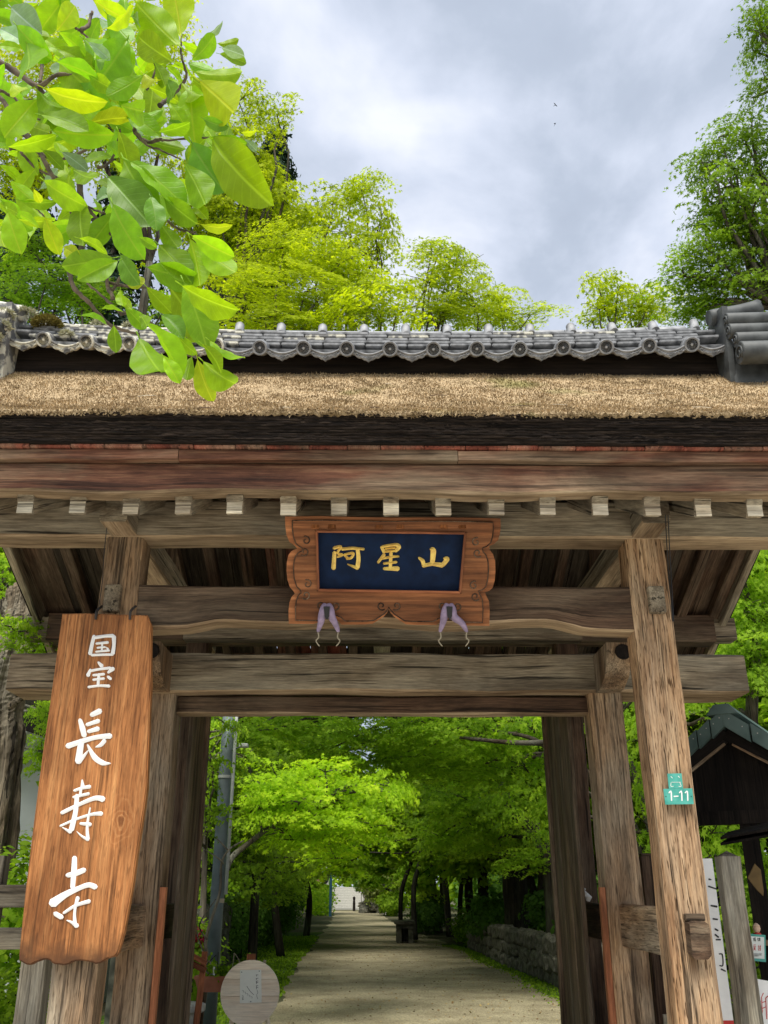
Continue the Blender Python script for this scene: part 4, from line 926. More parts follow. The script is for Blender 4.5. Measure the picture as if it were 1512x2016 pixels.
shb('back_wall', .10, 1.3, 2.2, 2.25, zg, -.95)
shb('side_wall', 1.22, 1.26, .2, 2.2, zg, -.95)
# small lean-to roof under the gable
for j in range(2):
    slab('lean_to_board', [P(1418 - 0, 1660 - j * 12, 8.3), P(1530, 1640 - j * 12, 8.0), P(1530, 1626 - j * 13, 8.5), P(1432, 1650 - j * 12, 8.8)], (0, 0, -.02), W_BLACK, SH)
# reception notice: green frame, white paper
def N_(x, y): return P(x, y, 8.05)
RN = Thing('reception_notice', 'small green-framed notice with black and red characters at the shelter counter', 'notice', N_(1492, 1896))
f_ = slab('frame', [N_(1475, 1838), N_(1507, 1841), N_(1508, 1894), N_(1476, 1891)], (0, .02, 0), GREENP, RN)
pp = slab('paper', [N_(1478, 1843) - Vector((0, .003, 0)), N_(1504, 1845) - Vector((0, .003, 0)), N_(1505, 1888) - Vector((0, .003, 0)), N_(1478, 1886) - Vector((0, .003, 0))], (0, .002, 0), PAPER, RN)
def nmap(x, y): return N_(1290 + x / 5.36, 1640 + y / 5.36) - Vector((0, .003, 0))
glyph('character', [([(1040, 1105), (1040, 1140)], (5, 5)), ([(1032, 1115), (1050, 1112)], (5, 5)), ([(1035, 1128), (1055, 1124)], (5, 5)), ([(1052, 1100), (1054, 1142)], (5, 5)), ([(1046, 1134), (1062, 1130)], (4, 4))], nmap, nv, INK, pp, .001, .0004)
glyph('character', [([(1080, 1105), (1084, 1140)], (5, 5)), ([(1076, 1118), (1092, 1114)], (5, 5)), ([(1096, 1108), (1098, 1138)], (4, 4)), ([(1094, 1108), (1104, 1110), (1103, 1128)], (4, 4, 4)), ([(1096, 1120), (1104, 1120)], (3, 3)), ([(1086, 1132), (1108, 1138)], (4, 4))], nmap, nv, INK, pp, .001, .0004)
glyph('character', [([(1034, 1182), (1056, 1178)], (5, 5)), ([(1040, 1190), (1038, 1196)], (4, 4)), ([(1052, 1188), (1054, 1194)], (4, 4)), ([(1034, 1202), (1058, 1200)], (5, 5)), ([(1042, 1212), (1054, 1212), (1036, 1236)], (5, 5, 5)), ([(1038, 1216), (1058, 1236)], (5, 5))], nmap, nv, REDP, pp, .001, .0004)
glyph('character', [([(1090, 1184), (1084, 1200)], (5, 4)), ([(1088, 1196), (1090, 1240)], (5, 5)), ([(1096, 1200), (1112, 1198)], (5, 5)), ([(1106, 1184), (1107, 1238), (1101, 1234)], (5, 5, 4)), ([(1099, 1212), (1101, 1220)], (4, 4))], nmap, nv, REDP, pp, .001, .0004)
for yy_ in (1275, 1287, 1297):
    glyph('small_print', [([(1018 + 8 * k, yy_), (1023 + 8 * k, yy_ + .5)], (4, 4)) for k in range(13 if yy_ < 1290 else 9)], nmap, nv, BLACKCLOTH, pp, .001, .0003)
# doll on top of the notice
dc = N_(1494, 1828)
DL = Thing('wooden_doll', 'little round-headed wooden doll standing behind the reception notice', 'doll', N_(1494, 1845))
v, f = tube_data([dc + Vector((0, .05, z)) for z in (-.10, -.06, -.035, -.03)], [.03, .034, .028, .012], 14); link('body', mesh_py('body', v, f, True), REDP, DL)
v, f = tube_data([dc + Vector((0, .05, z)) for z in (-.035, -.02, 0, .02, .032, .036)], [.012, .026, .031, .026, .013, .002], 14); link('head', mesh_py('head', v, f, True), DOLL, DL)
v, f = tube_data([dc + Vector((0, .05, z)) for z in (.012, .022, .035, .040)], [.0305, .027, .014, .003], 14); link('hair', mesh_py('hair', v, f, True), W_MAIN.copy() if False else DOLL, DL)
# red stamp sign
def K_(x, y): return P(x, y, 7.7)
KS = Thing('stamp_sign', 'white sign with red brush characters at lower right edge', 'sign', (K_(1500, 2016).x, 7.7, 0))
kb = slab('board', [K_(1478, 1925), K_(1560, 1940), K_(1568, 2050), K_(1490, 2050)], (0, .02, 0), WHITE, KS)
def kmap(x, y): return K_(1290 + x / 5.36, 1640 + y / 5.36)
glyph('character', [([(1066, 1690), (1072, 1740)], (9, 6)), ([(1052, 1752), (1098, 1736)], (8, 8)), ([(1050, 1800), (1112, 1776)], (9, 9)), ([(1078, 1700), (1086, 1800), (1098, 1950)], (9, 10, 6)), ([(1082, 1812), (1066, 1910)], (9, 5)), ([(1092, 1808), (1130, 1880)], (8, 12))], kmap, nv, REDP, kb, .0015, .0006)
glyph('character', [([(1140, 1690), (1118, 1740)], (9, 6)), ([(1122, 1740), (1130, 1900)], (8, 7)), ([(1126, 1790), (1158, 1778)], (7, 7)), ([(1130, 1850), (1162, 1836)], (7, 7)), ([(1165, 1740), (1176, 1960)], (9, 8)), ([(1165, 1740), (1205, 1725), (1212, 1850)], (8, 9, 8))], kmap, nv, REDP, kb, .0015, .0006)
for x in (1500, 1550):
    b = K_(x, 2040); timber('leg', (b.x, 7.74, 0), (b.x, 7.74, .62), .04, .03, W_BLACK, KS, up=(0, 1, 0), bev=.004)
# yellow cloth hanging from the shelter
def Y_(x, y): return P(x, y, 8.2)
yc = slab('hanging_cloth', [Y_(1486, 1700), Y_(1498, 1712), Y_(1504, 1755), Y_(1503, 1764), Y_(1490, 1752), Y_(1472, 1728)], (0, .012, 0), YELLOW, None, 'Z', .003)
tag(yc, 'faded yellow cloth hanging on the dark shelter post', 'cloth')

# ------------------------------------------------------------------ left: fence, plaster building
LF = Thing('rail_fence', 'grey wooden rail fence at far left beside the hanging sign', 'fence', (-2.9, 7.4, 0))
a = P(4, 1685, 7.4)
timber('post', (a.x - .02, 7.4, 0), (a.x - .02, 7.4, a.z), .13, .13, W_FENCE, LF, up=(0, 1, 0))
for (y0, y1) in ((1742, 1786), (1826, 1870)):
    z1, z0 = P(30, y0, 7.33).z, P(30, y1, 7.33).z
    timber('rail', (-5.5, 7.33, (z0 + z1) / 2), (-1.95, 7.33, (z0 + z1) / 2), .05, z1 - z0, W_FENCE, LF, bev=.008)
b = P(72, 1900, 6.75)
timber('end_post', (b.x, 6.75, 0), (b.x, 6.75, b.z + .22), .16, .15, W_FENCE, LF, up=(0, 1, 0), bev=.012)
LB = Thing('plaster_building', 'pale plaster building with dark eave behind the left fence', 'building', (-6.5, 14.5, 0))
w0 = P(-260, 1640, 13.0); w1 = P(118, 1640, 13.0)
slab('wall', [(w0.x, 13, 0), (w1.x, 13, 0), (w1.x, 13, P(60, 1440, 13).z + .4), (w0.x, 13, P(60, 1440, 13).z + .4)], (0, 4, 0), PLASTER, LB)
e0, e1 = P(-60, 1395, 12.3), P(118, 1462, 12.3)
ev = (e1 - e0)
slab('eave', [e0 + Vector((-.5, 0, .30)), e1 + Vector((0, 0, .30)), e1, e0 + Vector((-.5, 0, .12))], (0, 2.5, .9), W_BLACK, LB)
for i, (x, y) in enumerate(((8, 1427), (28, 1435), (50, 1445), (72, 1456))):
    c = P(x, y, 12.25); timber('rafter_tip', c + Vector((0, 0, .035)), c + Vector((-.04, -.02, -.05)), .035, .03, PIPE, LB, bev=.003, wob=0)
# distant stone platform of the same building

# ------------------------------------------------------------------ foliage
MAPLE_T = []
for an, r in ((180, .10), (-108, .58), (-80, .30), (-54, .86), (-26, .36), (0, 1.0), (26, .36), (54, .86), (80, .30), (108, .58)):
    MAPLE_T.append((r * math.sin(R(an)), r * math.cos(R(an)), -.18 * r * r))
MAPLE_V = np.array([(0, 0, .0)] + MAPLE_T); MAPLE_F = np.array([(0, 1 + i, 1 + (i + 1) % 10) for i in range(10)])
STAR_V = np.array([(0, -.15, 0), (-.62, -.1, -.1), (-.25, .18, 0), (-.62, .62, -.12), (0, 1, -.15), (.62, .62, -.12), (.25, .18, 0), (.62, -.1, -.1)])
STAR_F = np.array([(0, 2, 1), (0, 6, 2), (2, 4, 3), (2, 6, 4), (6, 5, 4), (0, 7, 6)])
OVAL_V = np.array([(0, -.1, 0), (.30, .28, .05), (.30, .62, .03), (0, 1, -.06), (-.30, .62, .03), (-.30, .28, .05)]); OVAL_F = np.array([(0, 1, 5), (1, 2, 4), (1, 4, 5), (2, 3, 4)])
FROND_V = np.array([(-.10, 0, 0), (.10, 0, 0), (.0, 1, -.2)]); FROND_F = np.array([(0, 1, 2)])
def leaves_mesh(name, C, Nn, S, TV, TF, lv):
    n = len(C); Nn = Nn / np.linalg.norm(Nn, axis=1)[:, None]
    q = RNG.normal(size=(n, 3)); Tt = q - Nn * (q * Nn).sum(1)[:, None]; Tt /= np.linalg.norm(Tt, axis=1)[:, None]
    Bb = np.cross(Nn, Tt); k = len(TV)
    V = C[:, None, :] + S[:, None, None] * (TV[None, :, 0, None] * Bb[:, None, :] + TV[None, :, 1, None] * Tt[:, None, :] + TV[None, :, 2, None] * Nn[:, None, :])
    Fc = (TF[None] + (np.arange(n) * k)[:, None, None]).reshape(-1, 3)
    return mesh_np(name, V.reshape(-1, 3), Fc, 3, {'lv': np.repeat(lv, k)})
def mpp(x, y, D): return D / ray(x, y).y / F_PX

L_YEL = leafmat('young_maple_leaf', [(0, (.28, .37, .012)), (.5, (.48, .585, .016)), (1, (.63, .71, .024))], .62)
L_BRI = leafmat('bright_maple_leaf', [(0, (.16, .29, .022)), (.5, (.30, .50, .032)), (1, (.45, .64, .05))], .64)
L_LIME = leafmat('lime_maple_leaf', [(0, (.24, .42, .016)), (.5, (.41, .64, .022)), (1, (.57, .76, .034))], .58)
L_MID = leafmat('green_maple_leaf', [(0, (.11, .20, .016)), (.5, (.215, .36, .022)), (1, (.34, .50, .035))], .58)
L_DRK = leafmat('deep_green_leaf', [(0, (.035, .085, .014)), (.5, (.075, .165, .022)), (1, (.135, .26, .04))], .45)
L_CED = leafmat('cedar_needle', [(0, (.016, .040, .024)), (.5, (.032, .066, .036)), (1, (.06, .10, .05))], .15)
L_PALE = leafmat('pale_willowy_leaf', [(0, (.16, .22, .05)), (1, (.36, .42, .14))], .5)

def crown_pts(lobes, leaf, cov, rs=(.26, .48), flat=.16):
    Cs, Ns, Lv, sprays = [], [], [], []
    for (c, rx, ry, rz_) in lobes:
        area = math.pi * rx * rz_; per = 70
        ns = max(4, int(cov * area / (1.35 * leaf * leaf)) // per)
        d = RNG.normal(size=(ns, 3)); d /= np.linalg.norm(d, axis=1)[:, None]
        rad = RNG.random(ns) ** .40
        sc = np.array(c) + d * rad[:, None] * np.array([rx, ry, rz_])
        for i in range(ns):
            sprays.append((Vector(c), Vector(sc[i])))
            r0 = RNG.uniform(*rs); m = int(per * RNG.uniform(.5, 1.5) * (r0 / .37) ** 1.5)
            a = RNG.uniform(0, 6.283, m); rr = r0 * np.sqrt(RNG.random(m)) * (1 + .35 * np.cos(a * 3 + RNG.uniform(0, 6)))
            out = d[i] * np.array([1, 1, 0]); tilt = RNG.normal(size=2) * .16 - out[:2] * .25
            x = rr * np.cos(a); y_ = rr * np.sin(a)
            z = -.30 * rr * rr / r0 + flat * r0 * RNG.normal(size=m) * .45 + x * tilt[0] + y_ * tilt[1]
            Cs.append(sc[i] + np.stack([x, y_, z], 1))
            Ns.append(np.array([0, -.34, .62]) + out * .25 + np.stack([x, y_, z * 0], 1) / r0 * .5 + RNG.normal(size=(m, 3)) * .38)
            Lv.append(np.clip(.5 + RNG.normal() * .20 + RNG.normal(size=m) * .15, 0, 1))
    return np.concatenate(Cs), np.concatenate(Ns), np.concatenate(Lv), sprays
BOUGHS = {}
def bough_mesh(size, var, shape):
    k = (size, var, shape)
    if k not in BOUGHS:
        TV, TF, leaf = {'maple': (MAPLE_V, MAPLE_F, .054), 'star': (MAPLE_V, MAPLE_F, .066), 'oval': (OVAL_V, OVAL_F, .07), 'far': (STAR_V, STAR_F, .10)}[shape]
        big = 1.8 if shape == 'far' else 1.0
        C, Nn, lv, sp = crown_pts([((0, 0, 0), size, size * .9, size * .55)], leaf, 8.5 if shape != 'oval' else 3.6, (.22 * big * (.6 + .4 * size), .44 * big * (.6 + .4 * size)))
        BOUGHS[k] = leaves_mesh('crown', C, Nn, leaf * RNG.uniform(.65, 1.25, len(C)), TV, TF, lv)
        BOUGHS[k].materials.append(L_BRI)
    return BOUGHS[k]
def add_bough(T_, c, rx, ry, rz_, mat, shape):
    size = min((.5, .9, 1.5), key=lambda q: abs(math.log(q / rx)))
    o = bpy.data.objects.new('crown', bough_mesh(size, random.randrange(2), shape)); COL.objects.link(o)
    o.parent = T_.e; o.matrix_parent_inverse = Matrix.Translation(-T_.base)
    o.location = c; o.rotation_euler = (random.uniform(-.12, .12), random.uniform(-.12, .12), random.choice((0, 0, .5, -.5, .9, -.9)))
    o.scale = (rx / size, ry / (size * .9), rz_ / (size * .55))
    o.material_slots[0].link = 'OBJECT'; o.material_slots[0].material = mat
    return o

def limb(p0, p1, r0, r1, sag=.12, n=6, k=6):
    p0, p1 = Vector(p0), Vector(p1); L_ = (p1 - p0).length
    pts = []
    j = Vector((random.uniform(-1, 1), random.uniform(-1, 1), random.uniform(.2, 1))) * L_ * sag
    for i in range(n + 1):
        t = i / n; pts.append(p0.lerp(p1, t) + j * math.sin(math.pi * t) + Vector((random.uniform(-1, 1), random.uniform(-1, 1), random.uniform(-1, 1))) * L_ * .018)
    pts[0] = p0; pts[-1] = p1
    return tube_data(pts, [lerp(r0, r1, i / n) for i in range(n + 1)], k)
def tree(name, label, cat, trunk, lobes_px, mat, leaf=.035, cov=2.6, r0=.14, bark=TRUNK, TV=None, TF=None, group=None, extra=1, shape=None, hidden=()):
    """trunk: world points from the ground up; lobes_px: (x, y, D, rx, ry) as seen; each lobe becomes a leafy bough"""
    lobes = []; shape = shape or ('oval' if TV is not None and TV is OVAL_V else 'maple' if lobes_px[0][2] < 13.4 else 'star')
    for (x, y, D, rx, ry) in lobes_px:
        m = mpp(x, y, D); c = P(x, y, D); q_ = 1.18 if shape == 'star' else 1.08; a, b, d = rx * m * q_, max(.45, min(rx, ry * 1.3) * m * q_), max(.22, ry * m * 1.05 * q_)
        lobes.append((c, a, b, d))
        for k in range(extra):
            lobes.append((c + Vector((random.uniform(-.45, .45) * a, random.uniform(.1, .9) * b, random.uniform(-.45, .3) * d)), a * random.uniform(.6, .85), b * .8, d * random.uniform(.6, .85)))
    for (c, a, b, d) in hidden: lobes.append((Vector(c), a, b, d))  # boughs out of view, added to shade the path
    trunk = [Vector(p) for p in trunk]
    T_ = Thing(name, label, cat, (trunk[0].x, trunk[0].y, max(0, trunk[0].z)), group)
    for (c, a, b, d) in lobes: add_bough(T_, c, a, b, d, mat, shape)
    tp = spline(trunk, 5); n = len(tp); parts = [tube_data(tp, [lerp(r0, r0 * .45, i / (n - 1)) for i in range(n)], 10)]
    for (c, rx, ry, rz_) in lobes:
        best = min(tp[n // 3:], key=lambda q: (q - c).length + max(0, q.z - c.z) * 1.2)
        parts.append(limb(best, c, min(r0 * .34, .045), .012, .10, 8, 7))
        for k in range(3):
            e = c + Vector((random.uniform(-.8, .8) * rx, random.uniform(-.6, .6) * ry, random.uniform(-.3, .7) * rz_)); parts.append(limb(c, e, .011, .004, .10, 4, 5))
    V, Fc = join(parts); me = mesh_py('trunk', V, Fc, True, gr_axis(V, 'Z')); link('trunk', me, bark, T_)
    return T_

# trees rising behind the roof
tree('maple_tree', 'tall yellow-green maple right behind the magnolia branch, above the roof', 'tree', [(-5.2, 15.8, 0), (-5.0, 15.6, 4), (-3.8, 15.2, 8), (-2.9, 15, 11.5)],
     [(470, 200, 15, 62, 50), (545, 226, 15, 50, 24), (430, 300, 15, 80, 60), (490, 280, 15, 60, 40), (440, 410, 15, 105, 70), (540, 400, 15, 84, 50), (360, 380, 15, 80, 80), (500, 340, 15, 60, 50)], L_YEL, .047, 2.2)
tree('maple_tree', 'maple with airy round top standing highest against the sky, left of centre', 'tree', [(-4.6, 17.6, 0), (-4.2, 17.2, 4), (-2.2, 16.6, 7.5), (-.75, 16.2, 10.5)],
     [(712, 374, 16, 60, 34), (655, 402, 16, 50, 34), (752, 425, 16, 36, 44), (690, 465, 16, 60, 34), (745, 485, 16, 40, 34), (610, 445, 16, 60, 44), (660, 510, 16, 70, 34)], L_YEL)
tree('maple_tree', 'bushy bright maple directly above the tiles left of centre', 'tree', [(-4.4, 14.4, 0), (-4.2, 14.3, 3), (-3.2, 14.1, 5.6), (-1.4, 14, 7.6)],
     [(560, 490, 14, 110, 46), (670, 520, 14, 100, 46), (600, 575, 13.6, 140, 40), (735, 575, 14, 76, 40), (480, 560, 14, 80, 50), (520, 625, 13.5, 110, 30), (660, 625, 13.5, 110, 26), (780, 620, 14, 60, 22)], L_YEL, hidden=[((-1.8, 14.5, 8.6), 2.2, 1.6, 1.0), ((.6, 14.8, 8.4), 2.0, 1.6, .9)])  # hidden lobes: unseen, put in to block sun from the path
tree('maple_tree', 'rounded maple crown above the middle of the ridge', 'tree', [(5.4, 19.2, 0), (5.1, 18.8, 3.4), (3.0, 17.6, 6.6), (1.2, 17, 8.6)],
     [(850, 496, 17, 62, 30), (910, 525, 17, 52, 34), (845, 555, 17, 70, 40), (925, 580, 17, 66, 38), (870, 610, 17, 90, 26)], L_YEL, hidden=[((2.4, 17.6, 9.0), 2.2, 1.8, 1.0), ((.4, 18.4, 8.0), 2.2, 1.8, 1.0), ((1.6, 20.6, 9), 2.4, 2, 1)])  # hidden lobes added behind the roof to keep sun off the path
tree('maple_tree', 'low maple crown trailing off right of the middle of the ridge', 'tree', [(5.0, 21.0, 0), (4.9, 20.6, 3.4), (3.6, 19, 6.4), (2.4, 18, 8)],
     [(985, 594, 18, 50, 30), (1045, 620, 18, 62, 16), (950, 618, 18, 60, 26)], L_YEL, .047, 2.1)
tree('maple_tree', 'small bright maple crown in the gap above the right half of the ridge', 'tree', [(5.0, 17.2, 0), (5.0, 17.2, 4), (5.0, 17, 7), (5.1, 17, 8.3)],
     [(1215, 582, 17, 68, 40), (1180, 572, 17, 38, 34), (1280, 596, 17, 60, 34), (1180, 610, 17, 44, 20)], L_YEL, .047, 2.0)
tree('maple_tree', 'large darker maple leaning in from the right edge above the ridge end', 'tree', [(6.4, 11.6, 0), (6.5, 11.6, 4), (6.3, 11.4, 7), (5.9, 11.3, 9.5)],
     [(1470, 285, 11, 62, 40), (1415, 270, 11, 42, 26), (1440, 365, 11, 72, 46), (1480, 420, 11, 60, 60), (1440, 450, 11.3, 60, 30), (1390, 490, 11.3, 84, 34), (1470, 530, 11.3, 80, 50), (1350, 545, 11.5, 70, 30), (1430, 590, 11.5, 100, 30), (1500, 340, 11.4, 60, 60), (1420, 420, 11.6, 60, 40), (1490, 480, 11.5, 60, 50), (1480, 250, 11, 50, 30), (1370, 590, 12, 60, 24), (1390, 320, 11.2, 40, 30)], L_MID, .047, 1.9)
tree('maple_tree', 'maple whose leafy twig tips show in the upper right corner', 'tree', [(7.4, 9.8, 0), (7.5, 9.8, 5), (6.9, 9.9, 9.5), (5.9, 10, 12.6)],
     [(1500, 20, 10, 40, 40), (1490, 60, 10, 26, 26), (1506, 155, 10, 22, 14), (1540, 90, 10, 40, 60)], L_MID, .047, 1.9)
def conifer(label, x, D, ytop, ybot, rpx, seed):
    top = P(x, ytop, D); bot = P(x, ybot, D); m = mpp(x, ytop, D)
    T_ = Thing('cedar_tree', label, 'tree', (top.x, D, 0), 'dark cedars behind the maples')
    tube('trunk', [(top.x, D, 0), (top.x + .05, D, top.z * .5), (top.x, D, top.z)], [.35, .22, .03], TRUNK_D, T_, 10)
    Cs, Ns, Lv = [], [], []
    z = top.z
    while z > bot.z:
        rr = min(rpx * m, .25 + (top.z - z) * .34)
        for k in range(7):
            a = RNG.uniform(0, 6.283); L_ = rr * RNG.uniform(.6, 1.1); nn = 70
            t = RNG.random(nn) ** .7; w = .28 * (1 - t * .6)
            px_ = top.x + np.cos(a) * L_ * t + RNG.normal(size=nn) * w * .6; py_ = D + np.sin(a) * L_ * t + RNG.normal(size=nn) * w * .6
            pz = z - .35 * L_ * t ** 2 - np.abs(RNG.normal(size=nn)) * .22
            Cs.append(np.stack([px_, py_, pz], 1)); Ns.append(np.array([np.cos(a), np.sin(a), .7]) + RNG.normal(size=(nn, 3)) * .6); Lv.append(np.clip(.45 + RNG.normal() * .2 + RNG.normal(size=nn) * .2, 0, 1))
        z -= .34
    C = np.concatenate(Cs); link('crown', leaves_mesh('crown', C, np.concatenate(Ns), RNG.uniform(.12, .26, len(C)), np.array([(-.16, 0, 0), (.16, 0, 0), (.22, .6, -.05), (0, 1, -.2), (-.22, .6, -.05)]), np.array([(0, 1, 2), (0, 2, 4), (4, 2, 3)]), np.concatenate(Lv)), L_CED, T_)
conifer('dark cedar with feathery tip showing between the maples', 545, 26, 262, 640, 130, 1)
conifer('dark cedar filling the gap behind the magnolia twigs', 440, 25, 330, 660, 130, 2)
conifer('dark cedar behind the left end of the ridge', 250, 23, 300, 660, 120, 3)
conifer('dark cedar at the far left edge above the roof', 70, 22, 280, 660, 120, 4)
tree('maple_tree', 'low green maple behind the left end of the ridge', 'tree', [(-5.0, 14, 0), (-5.0, 14, 4), (-4.9, 14, 6.5)],
     [(90, 560, 14, 110, 30), (180, 590, 14, 70, 22), (20, 590, 14, 60, 26), (40, 470, 14.5, 80, 40), (330, 600, 14, 60, 26)], L_BRI, .047, 1.9)
tree('maple_tree', 'bright maple crown hidden mostly behind the magnolia leaves', 'tree', [(-4.6, 13.6, 0), (-4.6, 13.6, 6), (-4.3, 13.5, 10), (-4.2, 13.4, 12)],
     [(110, 150, 13, 130, 90), (300, 70, 13, 100, 70), (230, 220, 13, 120, 80), (50, 300, 13, 90, 70), (20, 30, 13, 100, 60)], L_YEL, .055, 1.5)

# trees beside the gate
tree('maple_tree', 'bright maple seen past the right gable and beside the ticket shelter', 'tree', [(5.3, 12.6, 0), (5.2, 12.5, 2), (4.9, 12.4, 3.4), (5.2, 12.3, 5)],
     [(1470, 1120, 12, 70, 45), (1490, 1200, 12, 70, 50), (1450, 1260, 12, 70, 40), (1490, 1330, 12, 60, 50), (1540, 1150, 12, 60, 80), (1420, 1400, 13, 60, 40), (1300, 1430, 14, 60, 50)], L_BRI, .047, 1.6)
tree('maple_tree', 'green maple filling the slot between the two right posts', 'tree', [(4.2, 15.6, 0), (4.2, 15.6, 1.5), (3.9, 15.5, 3), (3.8, 15.4, 4.2)],
     [(1280, 1450, 15, 60, 60), (1270, 1550, 15, 50, 60), (1290, 1640, 15, 60, 50), (1400, 1640, 14, 60, 50), (1430, 1720, 14, 60, 60), (1440, 1800, 14, 60, 50), (1480, 1690, 14, 50, 60), (1280, 1740, 15, 60, 60), (1270, 1350, 15, 60, 60)], L_BRI, .047, 1.5)
tree('maple_tree', 'light maple sprays at left edge beside the gnarled trunk', 'tree', [(-5.9, 12.4, 0), (-5.9, 12.4, 3), (-5.4, 12, 5)],
     [(20, 1120, 11, 50, 26), (30, 1180, 11, 50, 24), (30, 1245, 8.6, 50, 14), (95, 1405, 10.5, 34, 14), (85, 1480, 10.8, 30, 12), (20, 1060, 12, 50, 30)], L_BRI, .046, 1.3)
# old gnarled trunk left
gt = Thing('gnarled_tree', 'old gnarled grey trunk with broken limbs at the left edge', 'tree', (P(10, 1600, 9.6).x, 9.6, 0))
g0 = P(-6, 1600, 9.6)
pts = spline([(g0.x - .05, 9.6, 0), (g0.x, 9.6, 1.2), P(0, 1500, 9.6), P(6, 1380, 9.6), P(28, 1290, 9.6), P(42, 1230, 9.7), P(45, 1160, 9.8)], 6)
pts = spline(pts, 3); KK = 40
V, Fc = tube_data(pts, [.235 - .08 * (i / (len(pts) - 1)) + .012 * math.sin(i * .5) for i in range(len(pts))], KK)
for i, p_ in enumerate(pts):
    for j in range(KK):
        a_ = j / KK * 6.283; w_ = .13 * math.sin(a_ * 7 + .6 * math.sin(i * .12)) + .08 * math.sin(a_ * 13 + i * .09 + 2) + random.uniform(-.05, .05)
        V[i * KK + j] = p_ + (V[i * KK + j] - p_) * (1 + w_)
link('trunk', mesh_py('trunk', V, Fc, False, gr_axis(V, 'Z')), GNARL, gt)
for (a, b, r) in ((P(40, 1340, 9.5), P(75, 1200, 9.4), .12), (P(20, 1390, 9.4), P(42, 1375, 9.0), .035), (P(30, 1290, 9.6), P(5, 1180, 9.7), .13)):
    v, f = limb(a, b, r, r * .5, .06, 14, 22); v = [q + Vector((random.uniform(-1, 1), random.uniform(-1, 1), random.uniform(-1, 1))) * r * .13 for q in v]
    link('limb', mesh_py('limb', v, f, False, gr_axis(v, 'Z')), GNARL, gt)

# maples over the path
tree('maple_tree', 'brilliant lime-green maple bough arching over the path from the left', 'tree', [P(425, 1890, 12.2) * 1, P(432, 1790, 12.2), P(450, 1700, 12.3), P(490, 1660, 12.6), P(560, 1610, 13), P(640, 1570, 13.4)],
     [(545, 1530, 12.8, 70, 34), (640, 1520, 13.4, 80, 34), (590, 1580, 12.8, 90, 34), (700, 1560, 13.8, 70, 40), (500, 1570, 12.6, 36, 26), (650, 1630, 13.4, 90, 34), (560, 1640, 13, 60, 26), (730, 1630, 14.4, 60, 34), (660, 1690, 14.4, 70, 24), (760, 1560, 14.4, 44, 44), (520, 1600, 12.6, 40, 24)], L_LIME, .052, 2.3, .05)
tree('maple_tree', 'broad green maple canopy high across the gate opening', 'tree', [(4.6, 17.6, 0), (4.4, 17.4, 2), (3.6, 17, 3.6), (2.2, 16.5, 4.6)],
     [(480, 1440, 16, 90, 34), (590, 1430, 16.5, 100, 34), (720, 1440, 17, 110, 36), (850, 1430, 16, 110, 34), (960, 1450, 16, 90, 40), (1050, 1440, 15.5, 60, 44), (820, 1490, 17, 110, 34), (930, 1510, 17, 90, 36), (1040, 1520, 16, 60, 40), (740, 1500, 17.5, 70, 30), (1090, 1580, 15.5, 40, 40), (640, 1480, 17, 80, 30), (420, 1420, 15, 60, 40)], L_BRI, .047, 2.0, .14)
tree('maple_tree', 'shaded maple with pale sideways limbs at the right of the opening', 'tree', [P(1100, 1850, 19), P(1092, 1760, 19), P(1082, 1690, 19), P(1050, 1630, 19.2), P(1010, 1595, 19.6), P(985, 1545, 20)],
     [(1000, 1580, 19, 70, 40), (930, 1580, 20, 80, 36), (870, 1570, 21, 70, 40), (1060, 1640, 18, 50, 34), (960, 1640, 21, 70, 30), (1030, 1690, 19, 60, 24), (900, 1650, 22, 60, 30), (850, 1640, 24, 60, 36)], L_BRI, .05, 1.7, .24, TRUNK_D)
tree('maple_tree', 'leafy young tree around the metal pole at left of the opening', 'tree', [P(395, 1890, 12.6), P(400, 1780, 12.6), P(405, 1640, 12.6), P(410, 1500, 12.8)],
     [(430, 1440, 12.5, 50, 40), (400, 1510, 12.6, 34, 40), (460, 1490, 13.5, 40, 40), (405, 1590, 12.8, 30, 40), (450, 1620, 13.6, 40, 30), (400, 1680, 13, 34, 30), (420, 1740, 13.4, 40, 30), (445, 1430, 10.2, 34, 16), (415, 1500, 10.2, 26, 18), (420, 1600, 10.2, 24, 16)], L_BRI, .07, 1.4, .05, TRUNK, OVAL_V, OVAL_F)
tree('maple_tree', 'dark shaded maple low on the left of the path', 'tree', [(-4.0, 20, 0), (-3.9, 20, 1.5), (-3.6, 19.8, 2.6), (-3.0, 19.6, 3.2)],
     [(500, 1690, 18, 60, 34), (570, 1720, 20, 50, 26), (450, 1720, 17, 50, 30), (520, 1750, 20, 60, 24), (600, 1700, 22, 40, 30), (470, 1640, 18, 50, 34)], L_MID, .055, 1.8, .12, TRUNK_D)
tree('maple_tree', 'mid-green maple left of the path behind the stone wall', 'tree', [(-4.6, 24, 0), (-4.5, 24, 2), (-4.0, 23.8, 3.8), (-3.4, 23.5, 5)],
     [(440, 1560, 22, 60, 60), (520, 1520, 22, 70, 50), (470, 1640, 22, 60, 50), (560, 1600, 24, 60, 60), (560, 1690, 26, 50, 36), (430, 1690, 22, 40, 40)], L_MID, .065, 1.6, .16, TRUNK_D)
